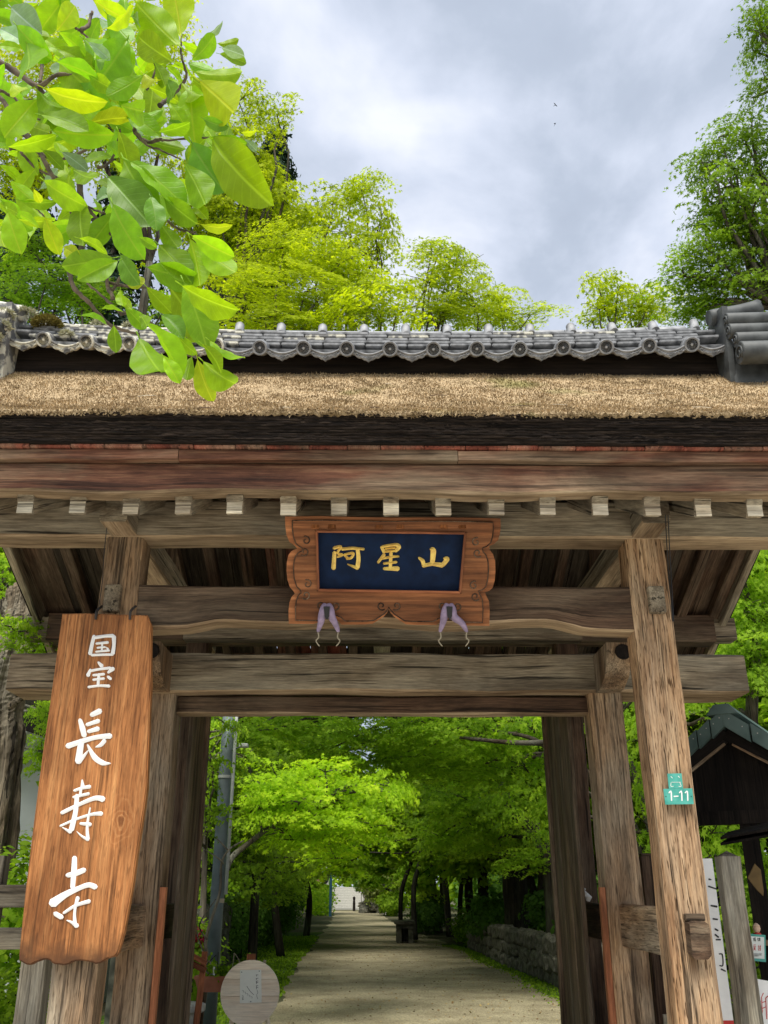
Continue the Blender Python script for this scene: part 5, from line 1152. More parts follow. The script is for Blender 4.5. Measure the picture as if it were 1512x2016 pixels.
tree('maple_tree', 'layered green maple closing the tunnel over the far path', 'tree', [(4.8, 31, 0), (4.6, 31, 2), (3.6, 30.6, 4.2), (1.6, 30, 6)],
     [(700, 1600, 30, 60, 30), (780, 1590, 30, 70, 36), (860, 1600, 30, 60, 40), (740, 1660, 34, 60, 26), (820, 1660, 33, 60, 30), (890, 1690, 32, 50, 30), (760, 1700, 40, 50, 20), (700, 1650, 34, 50, 24), (620, 1640, 32, 60, 36), (600, 1700, 34, 40, 24), (830, 1720, 38, 44, 24), (680, 1560, 30, 90, 36), (930, 1620, 30, 60, 40), (670, 1700, 44, 40, 18), (720, 1730, 52, 36, 14)], L_BRI, r0=.16, bark=TRUNK_D, shape='far')
# wood along the path further back: two kinds of tree, copied
LOB = [((0, 0, 5.2), 2.6, 2.6, 1.2), ((-1.5, .4, 4.2), 1.8, 1.8, .9), ((1.6, -.3, 4.4), 1.8, 1.8, .9), ((.2, .8, 6.6), 1.9, 1.9, 1.0), ((-.3, -1.0, 3.4), 1.7, 1.4, .7), ((1.2, 1.2, 3.2), 1.4, 1.4, .7), ((-1.6, -.8, 2.9), 1.3, 1.3, .7)]
def wood_trunk():
    parts = [tube_data(spline([(0, 0, -.1), (.08, .05, 1.5), (-.06, 0, 3.2), (.05, 0, 5.4)], 4), [.17, .16, .15, .15, .145, .14, .13, .12, .11, .10, .09, .08, .06], 9)]
    for l in LOB: parts.append(limb((random.uniform(-.05, .05), 0, random.uniform(1.6, 3.2)), l[0], .06, .018, .12, 7, 6))
    V, Fc = join(parts); tm = mesh_py('trunk', V, Fc, True, gr_axis(V, 'Z')); tm.materials.append(TRUNK_D); return tm
WT = [wood_trunk() for _ in range(3)]
spots = [(-5.6, 29, 1.0, 0), (-5.2, 37, 1.1, 0), (-6.6, 46, 1.2, 1), (-7.4, 57, 1.2, 1), (-8.0, 68, 1.3, 1), (-9.6, 84, 1.4, 1), (-9.0, 33, 1.3, 2), (-9.5, 43, 1.4, 0),
         (4.9, 28, .95, 2), (4.6, 34, 1.0, 0), (4.2, 41, 1.1, 0), (4.4, 50, 1.1, 1), (3.8, 63, 1.2, 1), (3.6, 78, 1.2, 1), (7.0, 30, 1.2, 2), (7.2, 38, 1.3, 0), (7.5, 22, 1.0, 2), (8.2, 47, 1.4, 0), (-7.6, 20, 1.0, 2), (-6.4, 16, .8, 0),
         (-11, 26, 1.4, 2), (11, 27, 1.4, 2), (-13, 38, 1.6, 0), (12, 40, 1.6, 0), (9.5, 17, 1.0, 0), (-10, 15, 1.0, 1)]
ORD = ['first', 'second', 'third', 'fourth', 'fifth', 'sixth', 'seventh', 'eighth', 'ninth', 'tenth', 'eleventh', 'twelfth', 'thirteenth', 'fourteenth']
WLAB = {}
for side in (-1, 1):
    for row in (0, 1):
        ids = sorted([i for i, q in enumerate(spots) if q[0] * side > 0 and (abs(q[0] + q[1] * .03) > 8.4) == bool(row)], key=lambda i: spots[i][1])
        for n_, i in enumerate(ids): WLAB[i] = '%s wood tree from the gate, %s of the path, %s row' % (ORD[n_], 'left' if side < 0 else 'right', 'outer' if row else 'inner')
for i, (x, y, s, k) in enumerate(spots):
    far = y > 36; side = 'left' if x < 0 else 'right'
    T_ = Thing('wood_tree', WLAB[i], 'tree', (x, y, 0), 'trees of the wood along the path', random.uniform(0, 6.28))
    s *= 1.35; T_.e.scale = (s, s, s * random.uniform(.85, 1.0))
    o = bpy.data.objects.new('trunk', WT[i % 3]); COL.objects.link(o); o.parent = T_.e
    for (c, a, b, d) in LOB:
        o = add_bough(T_, (0, 0, 0), a, b, d, (L_BRI, L_BRI, L_MID)[k], 'far'); o.matrix_parent_inverse = Matrix(); o.location = c
# far wood closing the view
nF = 26000
X = RNG.uniform(-46, 46, nF); Yf = RNG.uniform(96, 140, nF); Zf = RNG.random(nF) ** .8 * (13 + 4 * np.sin(X * .35) + 2 * np.sin(X * .9))
keep = ~((np.abs(X + 4.5) < 5.0) & (Yf < 119)); X, Yf, Zf = X[keep], Yf[keep], Zf[keep]; nF = len(X)
kind(link('woodland', leaves_mesh('woodland', np.stack([X, Yf, Zf], 1), RNG.normal(size=(nF, 3)) + np.array([0, -.6, .6]), RNG.uniform(.5, 1.0, nF), STAR_V, STAR_F, RNG.random(nF)), L_MID), 'stuff')
nF = 20000
sd2 = np.where(RNG.random(nF) < .5, -1, 1); Yf = RNG.uniform(24, 96, nF); X = sd2 * RNG.uniform(8, 20, nF) - 1.5; Zf = RNG.random(nF) * (5.0 + Yf * .04)
kind(link('undergrowth', leaves_mesh('undergrowth', np.stack([X, Yf, Zf], 1), RNG.normal(size=(nF, 3)) + np.array([0, -.5, .8]), RNG.uniform(.25, .5, nF), STAR_V, STAR_F, RNG.random(nF)), L_DRK), 'stuff')

# shrubs
def shrub(name, label, c, r, n, mat, leaf, TV=OVAL_V, TF=OVAL_F, stems=5, up=.4):
    T_ = Thing(name, label, 'shrub', (c[0], c[1], 0))
    d = RNG.normal(size=(n, 3)); d /= np.linalg.norm(d, axis=1)[:, None]; rr = RNG.random(n) ** .33
    bump = 1 + .18 * np.sin(d[:, 0] * 7 + c[0] * 3) * np.sin(d[:, 2] * 6) + .12 * np.sin(d[:, 1] * 11)
    C = np.array(c) + d * (rr * bump)[:, None] * np.array(r); ok = C[:, 2] > .02; C = C[ok]; d = d[ok]; m = len(C)
    link('foliage', leaves_mesh('foliage', C, d + np.array([0, -.2, up]) + RNG.normal(size=(m, 3)) * .5, leaf * RNG.uniform(.6, 1.3, m), TV, TF, np.clip(RNG.normal(.5, .22, m), 0, 1)), mat, T_)
    parts = [limb((c[0] + random.uniform(-.1, .1) * r[0], c[1], 0), (c[0] + random.uniform(-.6, .6) * r[0], c[1] + random.uniform(-.5, .5) * r[1], c[2] + random.uniform(0, .6) * r[2]), .018, .006, .1) for _ in range(stems)]
    V, Fc = join(parts); link('stem', mesh_py('stem', V, Fc, True, gr_axis(V, 'Z')), TRUNK_D, T_)
shrub('shrub', 'glossy dark shrub on top of the near end of right stone wall', (4.0, 19.0, 1.15), (.85, 1.3, .55), 5200, L_DRK, .11)
shrub('shrub', 'second dark shrub behind the right stone wall, beside the stump', (4.2, 22.5, 1.2), (1.0, 1.5, .65), 5200, L_DRK, .11)
shrub('shrub', 'dark shrub where the right stone wall starts near the table', (3.2, 28.5, .9), (.9, 2.2, .7), 5000, L_DRK, .10)
shrub('shrub', 'mid-green shrub spilling over the far end of right wall', (2.9, 32.5, .55), (.75, 1.2, .6), 3600, L_MID, .08)
shrub('shrub', 'dark hedge shrub behind the moss bank, nearest the left wall', (-4.0, 19.5, 1.0), (.9, 2.2, .95), 6000, L_DRK, .09)
shrub('shrub', 'dark hedge shrub in the middle of the left side of the path', (-3.9, 25.5, 1.0), (.9, 2.8, 1.0), 6000, L_DRK, .09)
shrub('shrub', 'dark hedge shrub at the end of the moss bank', (-3.9, 33, 1.1), (.9, 3.4, 1.1), 6000, L_DRK, .10)
shrub('shrub', 'tall dark hedge shrub beside the banner pole', (-5.0, 48, 1.3), (1.2, 6, 1.4), 5000, L_DRK, .14)
shrub('shrub', 'sunlit yellow-green shrub at the far left bend of path', (-5.2, 80, 1.6), (1.3, 5, 2.2), 3600, L_BRI, .2)
shrub('willow_shrub', 'pale weeping shrub around the far stone lantern', (-.2, 90, 3.0), (2.0, 3, 2.4), 5200, L_PALE, .26)
shrub('shrub', 'rounded dark clipped shrub above the far right rocks', (-2.0, 96, 3.2), (1.1, 2.5, 1.6), 2600, L_DRK, .2)
shrub('shrub', 'leafy green shrub below the far lantern', (.6, 78, .9), (1.2, 3, .9), 2600, L_MID, .2)
shrub('shrub', 'dense shrub on the right side of path near thin poles', (1.9, 44, .8), (.8, 4, .8), 3600, L_DRK, .12)
shrub('shrub', 'broad-leaved light green shrub behind the left rail fence', (P(30, 1690, 8.8).x, 8.8, 1.25), (.55, .5, .75), 2000, L_BRI, .075)
shrub('shrub', 'fine-leaved dark green shrub against the plaster wall', (P(35, 1620, 10.4).x, 10.4, 1.5), (.7, .6, .75), 4200, L_MID, .05)
shrub('shrub', 'low green plants under the left rail fence', (P(20, 1900, 7.9).x, 7.9, .55), (.6, .4, .45), 3600, L_MID, .045)
shrub('shrub', 'fern-like green plants beside the left door', (P(385, 1880, 11.2).x, 11.2, .75), (.35, .5, .6), 1800, L_MID, .06)
shrub('shrub', 'dark shrub behind the ticket shelter counter', (5.2, 13.4, 1.0), (1.2, .8, 1.0), 3200, L_MID, .07)
# moss fringe spilling on the path edge
nM = 14000
ym = RNG.uniform(11.5, 40, nM); xl = np.array([path_x(v)[0] for v in ym]); xm = xl - RNG.random(nM) ** 1.3 * 2.0 + .05 * np.sin(ym * 3)
kind(link('moss_grass', leaves_mesh('moss_grass', np.stack([xm, ym, np.full(nM, .015)], 1), RNG.normal(size=(nM, 3)) * .6 + np.array([0, -1., .3]), RNG.uniform(.02, .07, nM), OVAL_V, OVAL_F, RNG.random(nM)), L_MID), 'stuff')

nM = 5200
ym = RNG.uniform(11.5, 33, nM); xr = np.array([path_x(v)[1] for v in ym]); xm = xr - .22 - .10 * np.sin(ym * .8) + RNG.normal(size=nM) * .12 + RNG.random(nM) * .3
kind(link('verge_grass', leaves_mesh('verge_grass', np.stack([xm, ym, np.full(nM, .02)], 1), RNG.normal(size=(nM, 3)) * .6 + np.array([0, -1., .3]), RNG.uniform(.015, .05, nM), OVAL_V, OVAL_F, RNG.random(nM)), L_MID), 'stuff')
nM = 2600
ym = 9 + RNG.random(nM) ** 1.4 * 34; pl = np.array([path_x(v) for v in ym]); xm = pl[:, 0] + RNG.random(nM) ** .8 * (pl[:, 1] - pl[:, 0])
L_LIT = leafmat('fallen_leaf', [(0, (.10, .06, .03)), (.5, (.22, .14, .06)), (1, (.36, .28, .12))], .1)
kind(link('fallen_leaves', leaves_mesh('fallen_leaves', np.stack([xm, ym, np.full(nM, .016)], 1), RNG.normal(size=(nM, 3)) * .35 + np.array([0, 0, 1.]), RNG.uniform(.012, .035, nM), STAR_V, STAR_F, RNG.random(nM)), L_LIT), 'stuff')

# ------------------------------------------------------------------ dry-stone walls
def stone_mesh(seed):
    rn = random.Random(seed); bm = bmesh.new(); bmesh.ops.create_icosphere(bm, subdivisions=2, radius=.5)
    for v in bm.verts:
        c = v.co; m = max(abs(c.x), abs(c.y), abs(c.z)); c2 = c * (.5 / m) * .80 + c * .22
        v.co = c2 + Vector((rn.uniform(-1, 1), rn.uniform(-1, 1), rn.uniform(-1, 1))) * .060
    me = bpy.data.meshes.new('stone'); bm.to_mesh(me); bm.free(); return me
def stone_wall(name, label, pts, rows, mat, h, wr, tall):
    W_ = Thing(name, label, 'wall', (pts[0][0], pts[0][1], 0))
    mes = [stone_mesh(k * 13 + len(name)) for k in range(6)]
    for m in mes: m.materials.append(mat)
    core = link('wall_core', mesh_py('wall_core', [(p[0] + q, p[1], z) for p in pts for q in (.12 * tall[2], .5 * tall[2]) for z in (0, h * .92)],
        [t for i in range(len(pts) - 1) for t in ((4*i, 4*i+1, 4*i+5, 4*i+4), (4*i+2, 4*i+6, 4*i+7, 4*i+3), (4*i+1, 4*i+3, 4*i+7, 4*i+5))] + [(0, 2, 3, 1), (4*len(pts)-4, 4*len(pts)-3, 4*len(pts)-1, 4*len(pts)-2)]), STONE_D, W_)
    cnt = 0
    for r in range(rows):
        z0 = h * r / rows; hh = h / rows
        for (a, b) in zip(pts, pts[1:]):
            L_ = math.hypot(b[0] - a[0], b[1] - a[1]); u = random.uniform(-.1, .1)
            while u < L_:
                w = random.uniform(*wr); t = (u + w / 2) / L_
                if t <= 1:
                    x = lerp(a[0], b[0], t); y = lerp(a[1], b[1], t)
                    o = bpy.data.objects.new('stone', random.choice(mes)); COL.objects.link(o); o.parent = W_.e; o.matrix_parent_inverse = Matrix.Translation(-W_.base)
                    hk = hh * random.uniform(.85, 1.25)
                    o.location = (x + random.uniform(-.04, .04) + .06 * tall[2], y, z0 + hh / 2 + random.uniform(-.03, .03))
                    o.scale = (random.uniform(.28, .40), w * 1.12, hk * 1.12); o.rotation_euler = (random.uniform(-.15, .15), random.uniform(-.12, .12), math.atan2(b[1] - a[1], b[0] - a[0]) - R(90) + random.uniform(-.15, .15)); cnt += 1
                u += w
    return cnt
stone_wall('stone_wall', 'low dry-stone wall along the right side of the path', [(3.35, 13.0), (3.2, 17), (3.0, 22), (2.85, 27), (2.65, 31)], 3, STONE, .80, (.22, .50), (0, 0, 1))
stone_wall('slab_wall', 'dark wall of upright stone slabs on the left of the path', [(-3.0, 13.0), (-3.05, 16), (-3.15, 20)], 3, STONE_D, 1.32, (.14, .26), (0, 0, -1))
# stump and thin trunks
st_ = Thing('mossy_stump', 'thick dark mossy tree stump with a stub arm right of the path', 'stump', (P(1010, 1790, 25).x, 25, 0))
q = P(1010, 1700, 25)
v, f = tube_data(spline([(q.x + .1, 25, 0), (q.x + .05, 25, .9), (q.x, 25, q.z), P(1000, 1655, 25), P(992, 1640, 25)], 4), [.36, .35, .34, .33, .32, .32, .32, .31, .31, .31, .32, .33, .33, .32, .31, .28, .16], 14)
v = [a + Vector((random.uniform(-1, 1), random.uniform(-1, 1), 0)) * .025 for a in v]
link('trunk', mesh_py('trunk', v, f, False, gr_axis(v, 'Z')), TRUNK_D, st_)
v, f = limb(P(995, 1660, 25), P(945, 1662, 24.6), .11, .05, .1, 6, 8); link('stub', mesh_py('stub', v, f, True, gr_axis(v, 'Z')), TRUNK_D, st_)
for i, (x, yb, yt, D, r, lab, mt) in enumerate(((862, 1800, 1500, 44, .22, 'straight grey trunk behind the table', TRUNK), (884, 1800, 1520, 40, .14, 'thin grey trunk just right of the straight one', TRUNK), (905, 1790, 1560, 36, .10, 'slim leaning trunk left of the stump', TRUNK_D),
     (817, 1812, 1555, 37, .11, 'dark upright pole right of the path behind table', TRUNK_D), (790, 1806, 1580, 36, .09, 'slender dark trunk growing by the stone table', TRUNK_D), (556, 1800, 1560, 27, .12, 'dark trunk left of the path under bright bough', TRUNK_D), (500, 1810, 1560, 19, .10, 'dark trunk standing behind the slab wall', TRUNK_D), (604, 1800, 1620, 40, .14, 'dark trunk left of the banner pole', TRUNK_D), (1045, 1790, 1480, 27, .10, 'thin curved trunk right of the stump', TRUNK))):
    b = P(x, yb, D); t = P(x + random.choice((-1, 1)) * random.uniform(14, 42), yt, D); o = Thing('tree_trunk', lab, 'tree', (b.x, D, 0), 'bare trunks along the path')
    tr = link('trunk', mesh_py('trunk', *tube_data(spline([(b.x, D, 0), (lerp(b.x, t.x, .2) + random.uniform(-.22, .22), D, t.z * .35), (lerp(b.x, t.x, .6) + random.uniform(-.22, .22), D, t.z * .7), t + Vector((0, 0, 1.2))], 5), [lerp(r, r * .6, k / 15) for k in range(16)], 9), True), mt, o)
    set_gr(tr.data, gr_axis([v.co for v in tr.data.vertices], 'Z'))
    for k in range(3):
        p0 = Vector((lerp(b.x, t.x, .6), D, t.z * (.55 + .15 * k))); v, f = limb(p0, p0 + Vector((random.choice((-1, 1)) * random.uniform(.6, 1.4), random.uniform(-.6, .4), random.uniform(.5, 1.2))), r * .4, .015, .12, 6, 6)
        link('limb', mesh_py('limb', v, f, True, gr_axis(v, 'Z')), mt, o)
for i, (a, b, c, r) in enumerate(((P(1110, 1462, 14.5), P(1010, 1462, 15), P(905, 1452, 15.5), .055), (P(1110, 1500, 14.5), P(1050, 1455, 15), P(980, 1440, 15.5), .05))):
    v, f = tube_data(spline([a, b, c], 7), [lerp(r, r * .45, k / 14) for k in range(15)], 9)
    o = link('maple_limb', mesh_py('maple_limb', v, f, True, gr_axis(v, 'X')), TRUNK, None)
    tag(o, ('pale bare limb reaching in from the right under the lintel', 'second pale limb crossing the first at the right of opening')[i], 'branch')

# ------------------------------------------------------------------ things along the path
TB = Thing('stone_table', 'grey stone bench table at the right edge of path', 'table', (P(800, 1855, 35).x, 35, 0))
tx = P(800, 1855, 35).x
box('top', (tx - .42, 34.5, .60), (tx + .30, 36.6, .70), STONE, TB, .02)
for (x, y) in ((tx - .34, 34.7), (tx + .06, 34.7)):
    box('leg', (x, y - .1, 0), (x + .17, y + .2, .60), STONE, TB, .02)
box('leg', (tx - .34, 36.2, 0), (tx + .26, 36.5, .60), STONE, TB, .02)
box('apron', (tx - .36, 34.56, .46), (tx + .24, 34.6, .598), STONE_D, TB, .01)
b2 = P(772, 1800, 80)
BN = Thing('garden_bench', 'small dark wooden bench below the far lantern', 'bench', (b2.x, 80, 0))
timber('seat', (b2.x - .75, 80, .45), (b2.x + .75, 80, .45), .4, .07, W_BLACK, BN); timber('backrest', (b2.x - .75, 80.2, .85), (b2.x + .75, 80.2, .85), .05, .14, W_BLACK, BN)
for s in (-.65, .65):
    timber('leg', (b2.x + s, 79.85, 0), (b2.x + s, 79.85, .42), .07, .07, W_BLACK, BN, up=(0, 1, 0)); timber('leg', (b2.x + s, 80.2, 0), (b2.x + s, 80.2, .92), .07, .07, W_BLACK, BN, up=(0, 1, 0))
l0 = P(763, 1790, 84)
LN_ = Thing('stone_lantern', 'pale stone lantern with dark cap beside the far path', 'lantern', (l0.x, 84, 0))
tube('shaft', [(l0.x, 84, 0), (l0.x, 84, .2), (l0.x, 84, .25), (l0.x, 84, 1.5)], [.42, .40, .24, .22], GRAN, LN_, 12, False)
box('light_box', (l0.x - .3, 83.7, 1.5), (l0.x + .3, 84.3, 2.15), GRAN, LN_, .03); box('opening', (l0.x - .16, 83.68, 1.62), (l0.x + .16, 83.72, 2.02), BLACKM, LN_, .01)
V = [(l0.x + a * r, 84 + b * r, z) for (r, z) in ((.62, 2.15), (.55, 2.24), (.12, 2.55)) for (a, b) in ((-1, -1), (1, -1), (1, 1), (-1, 1))] + [(l0.x, 84, 2.75)]
link('cap', mesh_py('cap', V, [(3, 2, 1, 0)] + [(4*k + i, 4*k + (i + 1) % 4, 4*k + 4 + (i + 1) % 4, 4*k + 4 + i) for k in range(2) for i in range(4)] + [(8 + i, 8 + (i + 1) % 4, 12) for i in range(4)]), W_BLACK, LN_)
# far steps
STP = Thing('stone_steps', 'pale stone steps at the far end of the path', 'steps', (P(685, 1785, 108).x, 108, 0))
sx0, sx1 = P(655, 1770, 108).x - .6, P(706, 1770, 108).x + .6
for k in range(9):
    box('step', (sx0, 108 + k * .9, 0), (sx1, 109.6 + k * .9, .26 * (k + 1)), GRAN, STP, .03)
box('flank', (sx0 - .8, 107.6, 0), (sx0 - .02, 116.5, 1.5), STONE, STP, .1); box('flank', (sx1 + .02, 107.6, 0), (sx1 + 2.0, 116.5, 2.2), STONE, STP, .1)
fb = P(697, 1786, 100)
FB = Thing('path_post', 'small dark post standing on the path before the far steps', 'post', (fb.x, 100, 0))
tube('shaft', [(fb.x, 100, 0), (fb.x, 100, .7), (fb.x, 100, .95), (fb.x, 100, 1.0)], [.14, .14, .12, .10], W_BLACK, FB, 10, False); tube('head', [(fb.x, 100, 1.0), (fb.x, 100, 1.1), (fb.x, 100, 1.3), (fb.x, 100, 1.36)], [.08, .14, .13, .04], W_BLACK, FB, 10)
rk = Thing('rock_bank', 'rough stone bank beside the far right of path', 'wall', (P(740, 1790, 92).x, 92, 0))
mes = [stone_mesh(200 + k) for k in range(4)]
for m in mes: m.materials.append(STONE)
for k in range(16):
    c = P(715 + random.uniform(0, 45), 1780, 95 - 6 * random.random()); o = bpy.data.objects.new('stone', random.choice(mes)); COL.objects.link(o); o.parent = rk.e; o.matrix_parent_inverse = Matrix.Translation(-rk.base)
    o.location = (c.x, c.y, random.uniform(.1, 1.5)); o.scale = (random.uniform(.6, 1.2), random.uniform(.6, 1), random.uniform(.5, .9)); o.rotation_euler = (random.uniform(-.3, .3), random.uniform(-.3, .3), random.uniform(0, 3))
# banner
bp = P(650, 1803, 76)
BA = Thing('banner', 'white banner with black round crest on a blue pole left of path', 'banner', (bp.x, 76, 0))
timber('pole', (bp.x, 76, 0), (bp.x, 76, P(650, 1698, 76).z), .20, .12, BLUEP, BA, up=(0, 1, 0), bev=.02)
def Z_(x, y): return P(x, y, 75.9)
fl = slab('flag', [Z_(634, 1708), Z_(647, 1706), Z_(647, 1742), Z_(631, 1738)], (0, .04, 0), WHITE, BA)
ov = [Z_(640 + 7.5 * math.cos(a), 1727 + 13 * math.sin(a)) - Vector((0, .02, 0)) for a in np.linspace(0, 6.283, 22)[:-1]]
cr = slab('crest', ov, (0, .015, 0), BLACKCLOTH, fl)
rg = [Z_(638.5 + 2.6 * math.cos(a), 1728 + 4 * math.sin(a)) - Vector((0, .04, 0)) for a in np.linspace(0, 6.283, 17)]
tube('crest_ring', rg, .035, WHITE, fl, 5)
pk_ = slab('pink_banner', [Z_(621, 1722), Z_(631, 1724), Z_(630, 1737), Z_(622, 1735)], (0, .05, 0), PINK, None)
tag(pk_, 'small pink cloth showing left of the crest banner', 'banner')

# ------------------------------------------------------------------ left of the opening: pole, disc board, stand, planter
mp_ = P(415, 1960, 10.6)
MP = Thing('metal_pole', 'grey metal utility pole left of the gate opening', 'pole', (mp_.x, 10.6, 0))
tube('shaft', [(mp_.x, 10.6, 0), (mp_.x, 10.6, 2), (mp_.x, 10.6, 5.2)], [.072, .070, .066], STEEL, MP, 20)
tube('conduit', [(mp_.x + .098, 10.55, 1.55), (mp_.x + .098, 10.55, 2.4), (mp_.x + .096, 10.55, 5.0)], .018, PIPE, MP, 8)
for z in (1.6, 2.75, 3.6): tube('band', [(mp_.x, 10.6, z), (mp_.x, 10.6, z + .03)], .076, PIPE if z > 2 else STEEL, MP, 20, False)
lp = P(480, 1468, 10.5); box('fixture', (lp.x - .05, 10.45, lp.z - .02), (lp.x + .05, 10.55, lp.z + .02), PIPE, MP, .01)
tube('fixture_arm', [(mp_.x, 10.6, lp.z - .05), (lp.x, 10.5, lp.z)], .008, STEEL, MP, 6)
# dead vine leaning on the pole
vp = spline([P(395, 2010, 10.3), P(412, 1905, 10.3), P(405, 1850, 10.35), P(432, 1760, 10.4), P(436, 1700, 10.4), P(452, 1672, 10.4), P(480, 1655, 10.5)], 6)
VN = Thing('bare_vine', 'bare twisting vine stem climbing beside the metal pole', 'vine', (vp[0].x, 10.3, 0))
tube('stem', vp, [lerp(.022, .008, i / (len(vp) - 1)) for i in range(len(vp))], GNARL, VN, 7)
for (a, b, c) in ((P(408, 1850, 10.3), P(393, 1820, 10.3), P(425, 1770, 10.3)), (P(404, 1880, 10.3), P(388, 1840, 10.3), P(390, 1800, 10.3)), (P(440, 1700, 10.4), P(430, 1690, 10.3), P(392, 1665, 10.3)), (P(450, 1675, 10.4), P(425, 1650, 10.4), P(398, 1640, 10.3))):
    s_ = spline([a, b, c], 5); tube('twig', s_, [lerp(.010, .004, i / (len(s_) - 1)) for i in range(len(s_))], GNARL, VN, 6)
tg = slab('paper_tag', [P(433, 1769, 10.25), P(442, 1769, 10.25), P(441, 1778, 10.25), P(432, 1777, 10.25)], (0, .004, 0), CORD, None); tag(tg, 'small cream tag tied to the bare vine', 'tag')

# round wooden disc notice
dcn = P(492, 1955, 9.4); dr_ = 58.5 * mpp(492, 1955, 9.4)
DS = Thing('disc_sign', 'round pale plank sign with a paper note beside the path', 'sign', (dcn.x, 9.45, 0))
cuts = [-1.0, -.30, .32, 1.0]
seams = [-dr_ * 1.0, -dr_ * .10, dr_ * .42, dr_]
for (z0, z1) in zip(seams, seams[1:]):
    pts = []
    z0 += .0012; z1 -= .0012
    n = 18
    for i in range(n + 1):
        z = lerp(z0, z1, i / n); pts.append((math.sqrt(max(0, dr_ ** 2 - z * z)) * .99, z))
    ol = [(x, z) for x, z in pts] + [(-x, z) for x, z in pts[::-1]]
    ol = [p for i, p in enumerate(ol) if i == 0 or (abs(p[0] - ol[i - 1][0]) + abs(p[1] - ol[i - 1][1])) > 1e-5]
    slab('plank', [Vector((dcn.x + x, 9.40, dcn.z + z)) for x, z in ol], (0, .028, 0), W_DISC, DS, 'X', .002)
box('batten', (dcn.x - .05, 9.430, dcn.z - dr_ * .9), (dcn.x + .03, 9.46, dcn.z + dr_ * 1.18), W_ORANGE, DS, .004, 'Z')
for s in (-1, 1): timber('leg', (dcn.x + s * .22, 9.52, 0), (dcn.x + s * .12, 9.46, dcn.z + .12), .04, .04, W_DISC, DS, up=(0, 1, 0))
tube('peg', [(dcn.x + .115, 9.45, dcn.z + dr_ * .82), (dcn.x + .118, 9.44, dcn.z + dr_ * .98)], .014, CORD, DS, 8)
def D_(x, y): return P(350 + x / 6.574, 1760 + y / 6.574, 9.394)
pa = slab('paper', [D_(806, 985), D_(1080, 980), D_(1085, 1405), D_(803, 1415)], (0, .002, 0), PAPER, DS)
hw = []
for k, yk in enumerate((1050, 1095, 1130, 1150, 1190, 1215)):
    hw.append(([(1012, yk), (1040, yk - 4)], (5, 5))); hw.append(([(1022, yk - 6), (1018, yk + 16)], (4, 4)))
hw += [([(1025, 1240), (1035, 1275), (1022, 1310), (1036, 1360)], (3, 3, 3, 3)), ([(895, 1195), (935, 1255), (985, 1305)], (3.5, 3.5, 3.5))]
hw += [([(832 + 28 * k, 1250 + 20 * k), (850 + 28 * k, 1252 + 20 * k), (848 + 28 * k, 1275 + 20 * k)], (3, 3, 3)) for k in range(5)]
hw += [([(840, 1310), (848, 1330)], (4, 4)), ([(832, 1345), (854, 1345)], (4, 4)), ([(836, 1362), (852, 1366)], (4, 4)), ([(842, 1340), (840, 1372)], (4, 4))]
glyph('handwriting', hw, D_, nv, BLACKCLOTH, pa, .0008, .0003)
for (x, y) in ((828, 1012), (1055, 998), (945, 1392)): tube('pin', [D_(x, y), D_(x, y) + Vector((0, -.005, 0))], .005, STEEL, pa, 6, False)
# reddish wooden stand
s0 = P(392, 2000, 9.0)
RS = Thing('wooden_stand', 'reddish wooden stand with two slanted rails beside left door', 'stand', (s0.x, 9.0, 0))
timber('post', (P(380, 2010, 9).x, 9.0, 0), P(403, 1873, 9.0), .05, .05, W_ORANGE, RS, up=(0, 1, 0))
for (a, b) in (((360, 1872), (406, 1897)), ((360, 1886), (405, 1911))): timber('rail', P(*a, 8.96), P(*b, 8.96), .035, .045, W_ORANGE, RS)
timber('brace', P(366, 1876, 9.04), P(366, 2060, 9.04), .04, .04, W_ORANGE, RS, up=(0, 1, 0))
# planter
q = P(432, 1938, 9.8)
PLN = Thing('planter', 'terracotta trough planter with thin stems left of the disc sign', 'planter', (q.x, 9.8, 0))
wpl = .22
V = [(q.x + a * wpl * k, 9.8 + b * .09 * k, z) for (k, z) in ((.85, q.z - .06), (1.0, q.z + .05), (1.06, q.z + .05), (1.06, q.z + .075), (.95, q.z + .075), (.93, q.z + .03)) for (a, b) in ((-1, -1), (1, -1), (1, 1), (-1, 1))]
link('trough', mesh_py('trough', V, [(3, 2, 1, 0), (20, 21, 22, 23)] + [(4*k + i, 4*k + (i + 1) % 4, 4*k + 4 + (i + 1) % 4, 4*k + 4 + i) for k in range(5) for i in range(4)]), TERRA, PLN)
for s in (-.15, .15): timber('leg', (q.x + s, 9.8, 0), (q.x + s, 9.8, q.z - .06), .035, .035, W_DARK, PLN, up=(0, 1, 0))
for k in range(9):
    a = Vector((q.x + random.uniform(-.16, .18), 9.8, q.z + .04)); tube('stem', spline([a, a + Vector((random.uniform(-.04, .06), 0, .1)), a + Vector((random.uniform(-.08, .14), 0, random.uniform(.14, .26)))], 4), .004, TRUNK_D if k % 2 else CORD, PLN, 5)
n = 260; C = np.array([q.x, 9.8, q.z + .10]) + RNG.normal(size=(n, 3)) * np.array([.10, .05, .05])
link('foliage', leaves_mesh('foliage', C, RNG.normal(size=(n, 3)) + np.array([0, 0, .6]), RNG.uniform(.03, .06, n), OVAL_V, OVAL_F, RNG.random(n)), L_MID, PLN)
mk = P(421, 1915, 9.75); o = slab('plant_marker', [mk + Vector((-.01, 0, .05)), mk + Vector((.008, 0, .05)), mk + Vector((.012, 0, -.05)), mk + Vector((-.006, 0, -.05))], (0, .003, 0), WHITE, PLN)
sb = P(362, 1982, 9.6)
SB = Thing('stone_stool', 'pale round stone stool half hidden by the left door', 'stool', (sb.x, 9.6, 0))
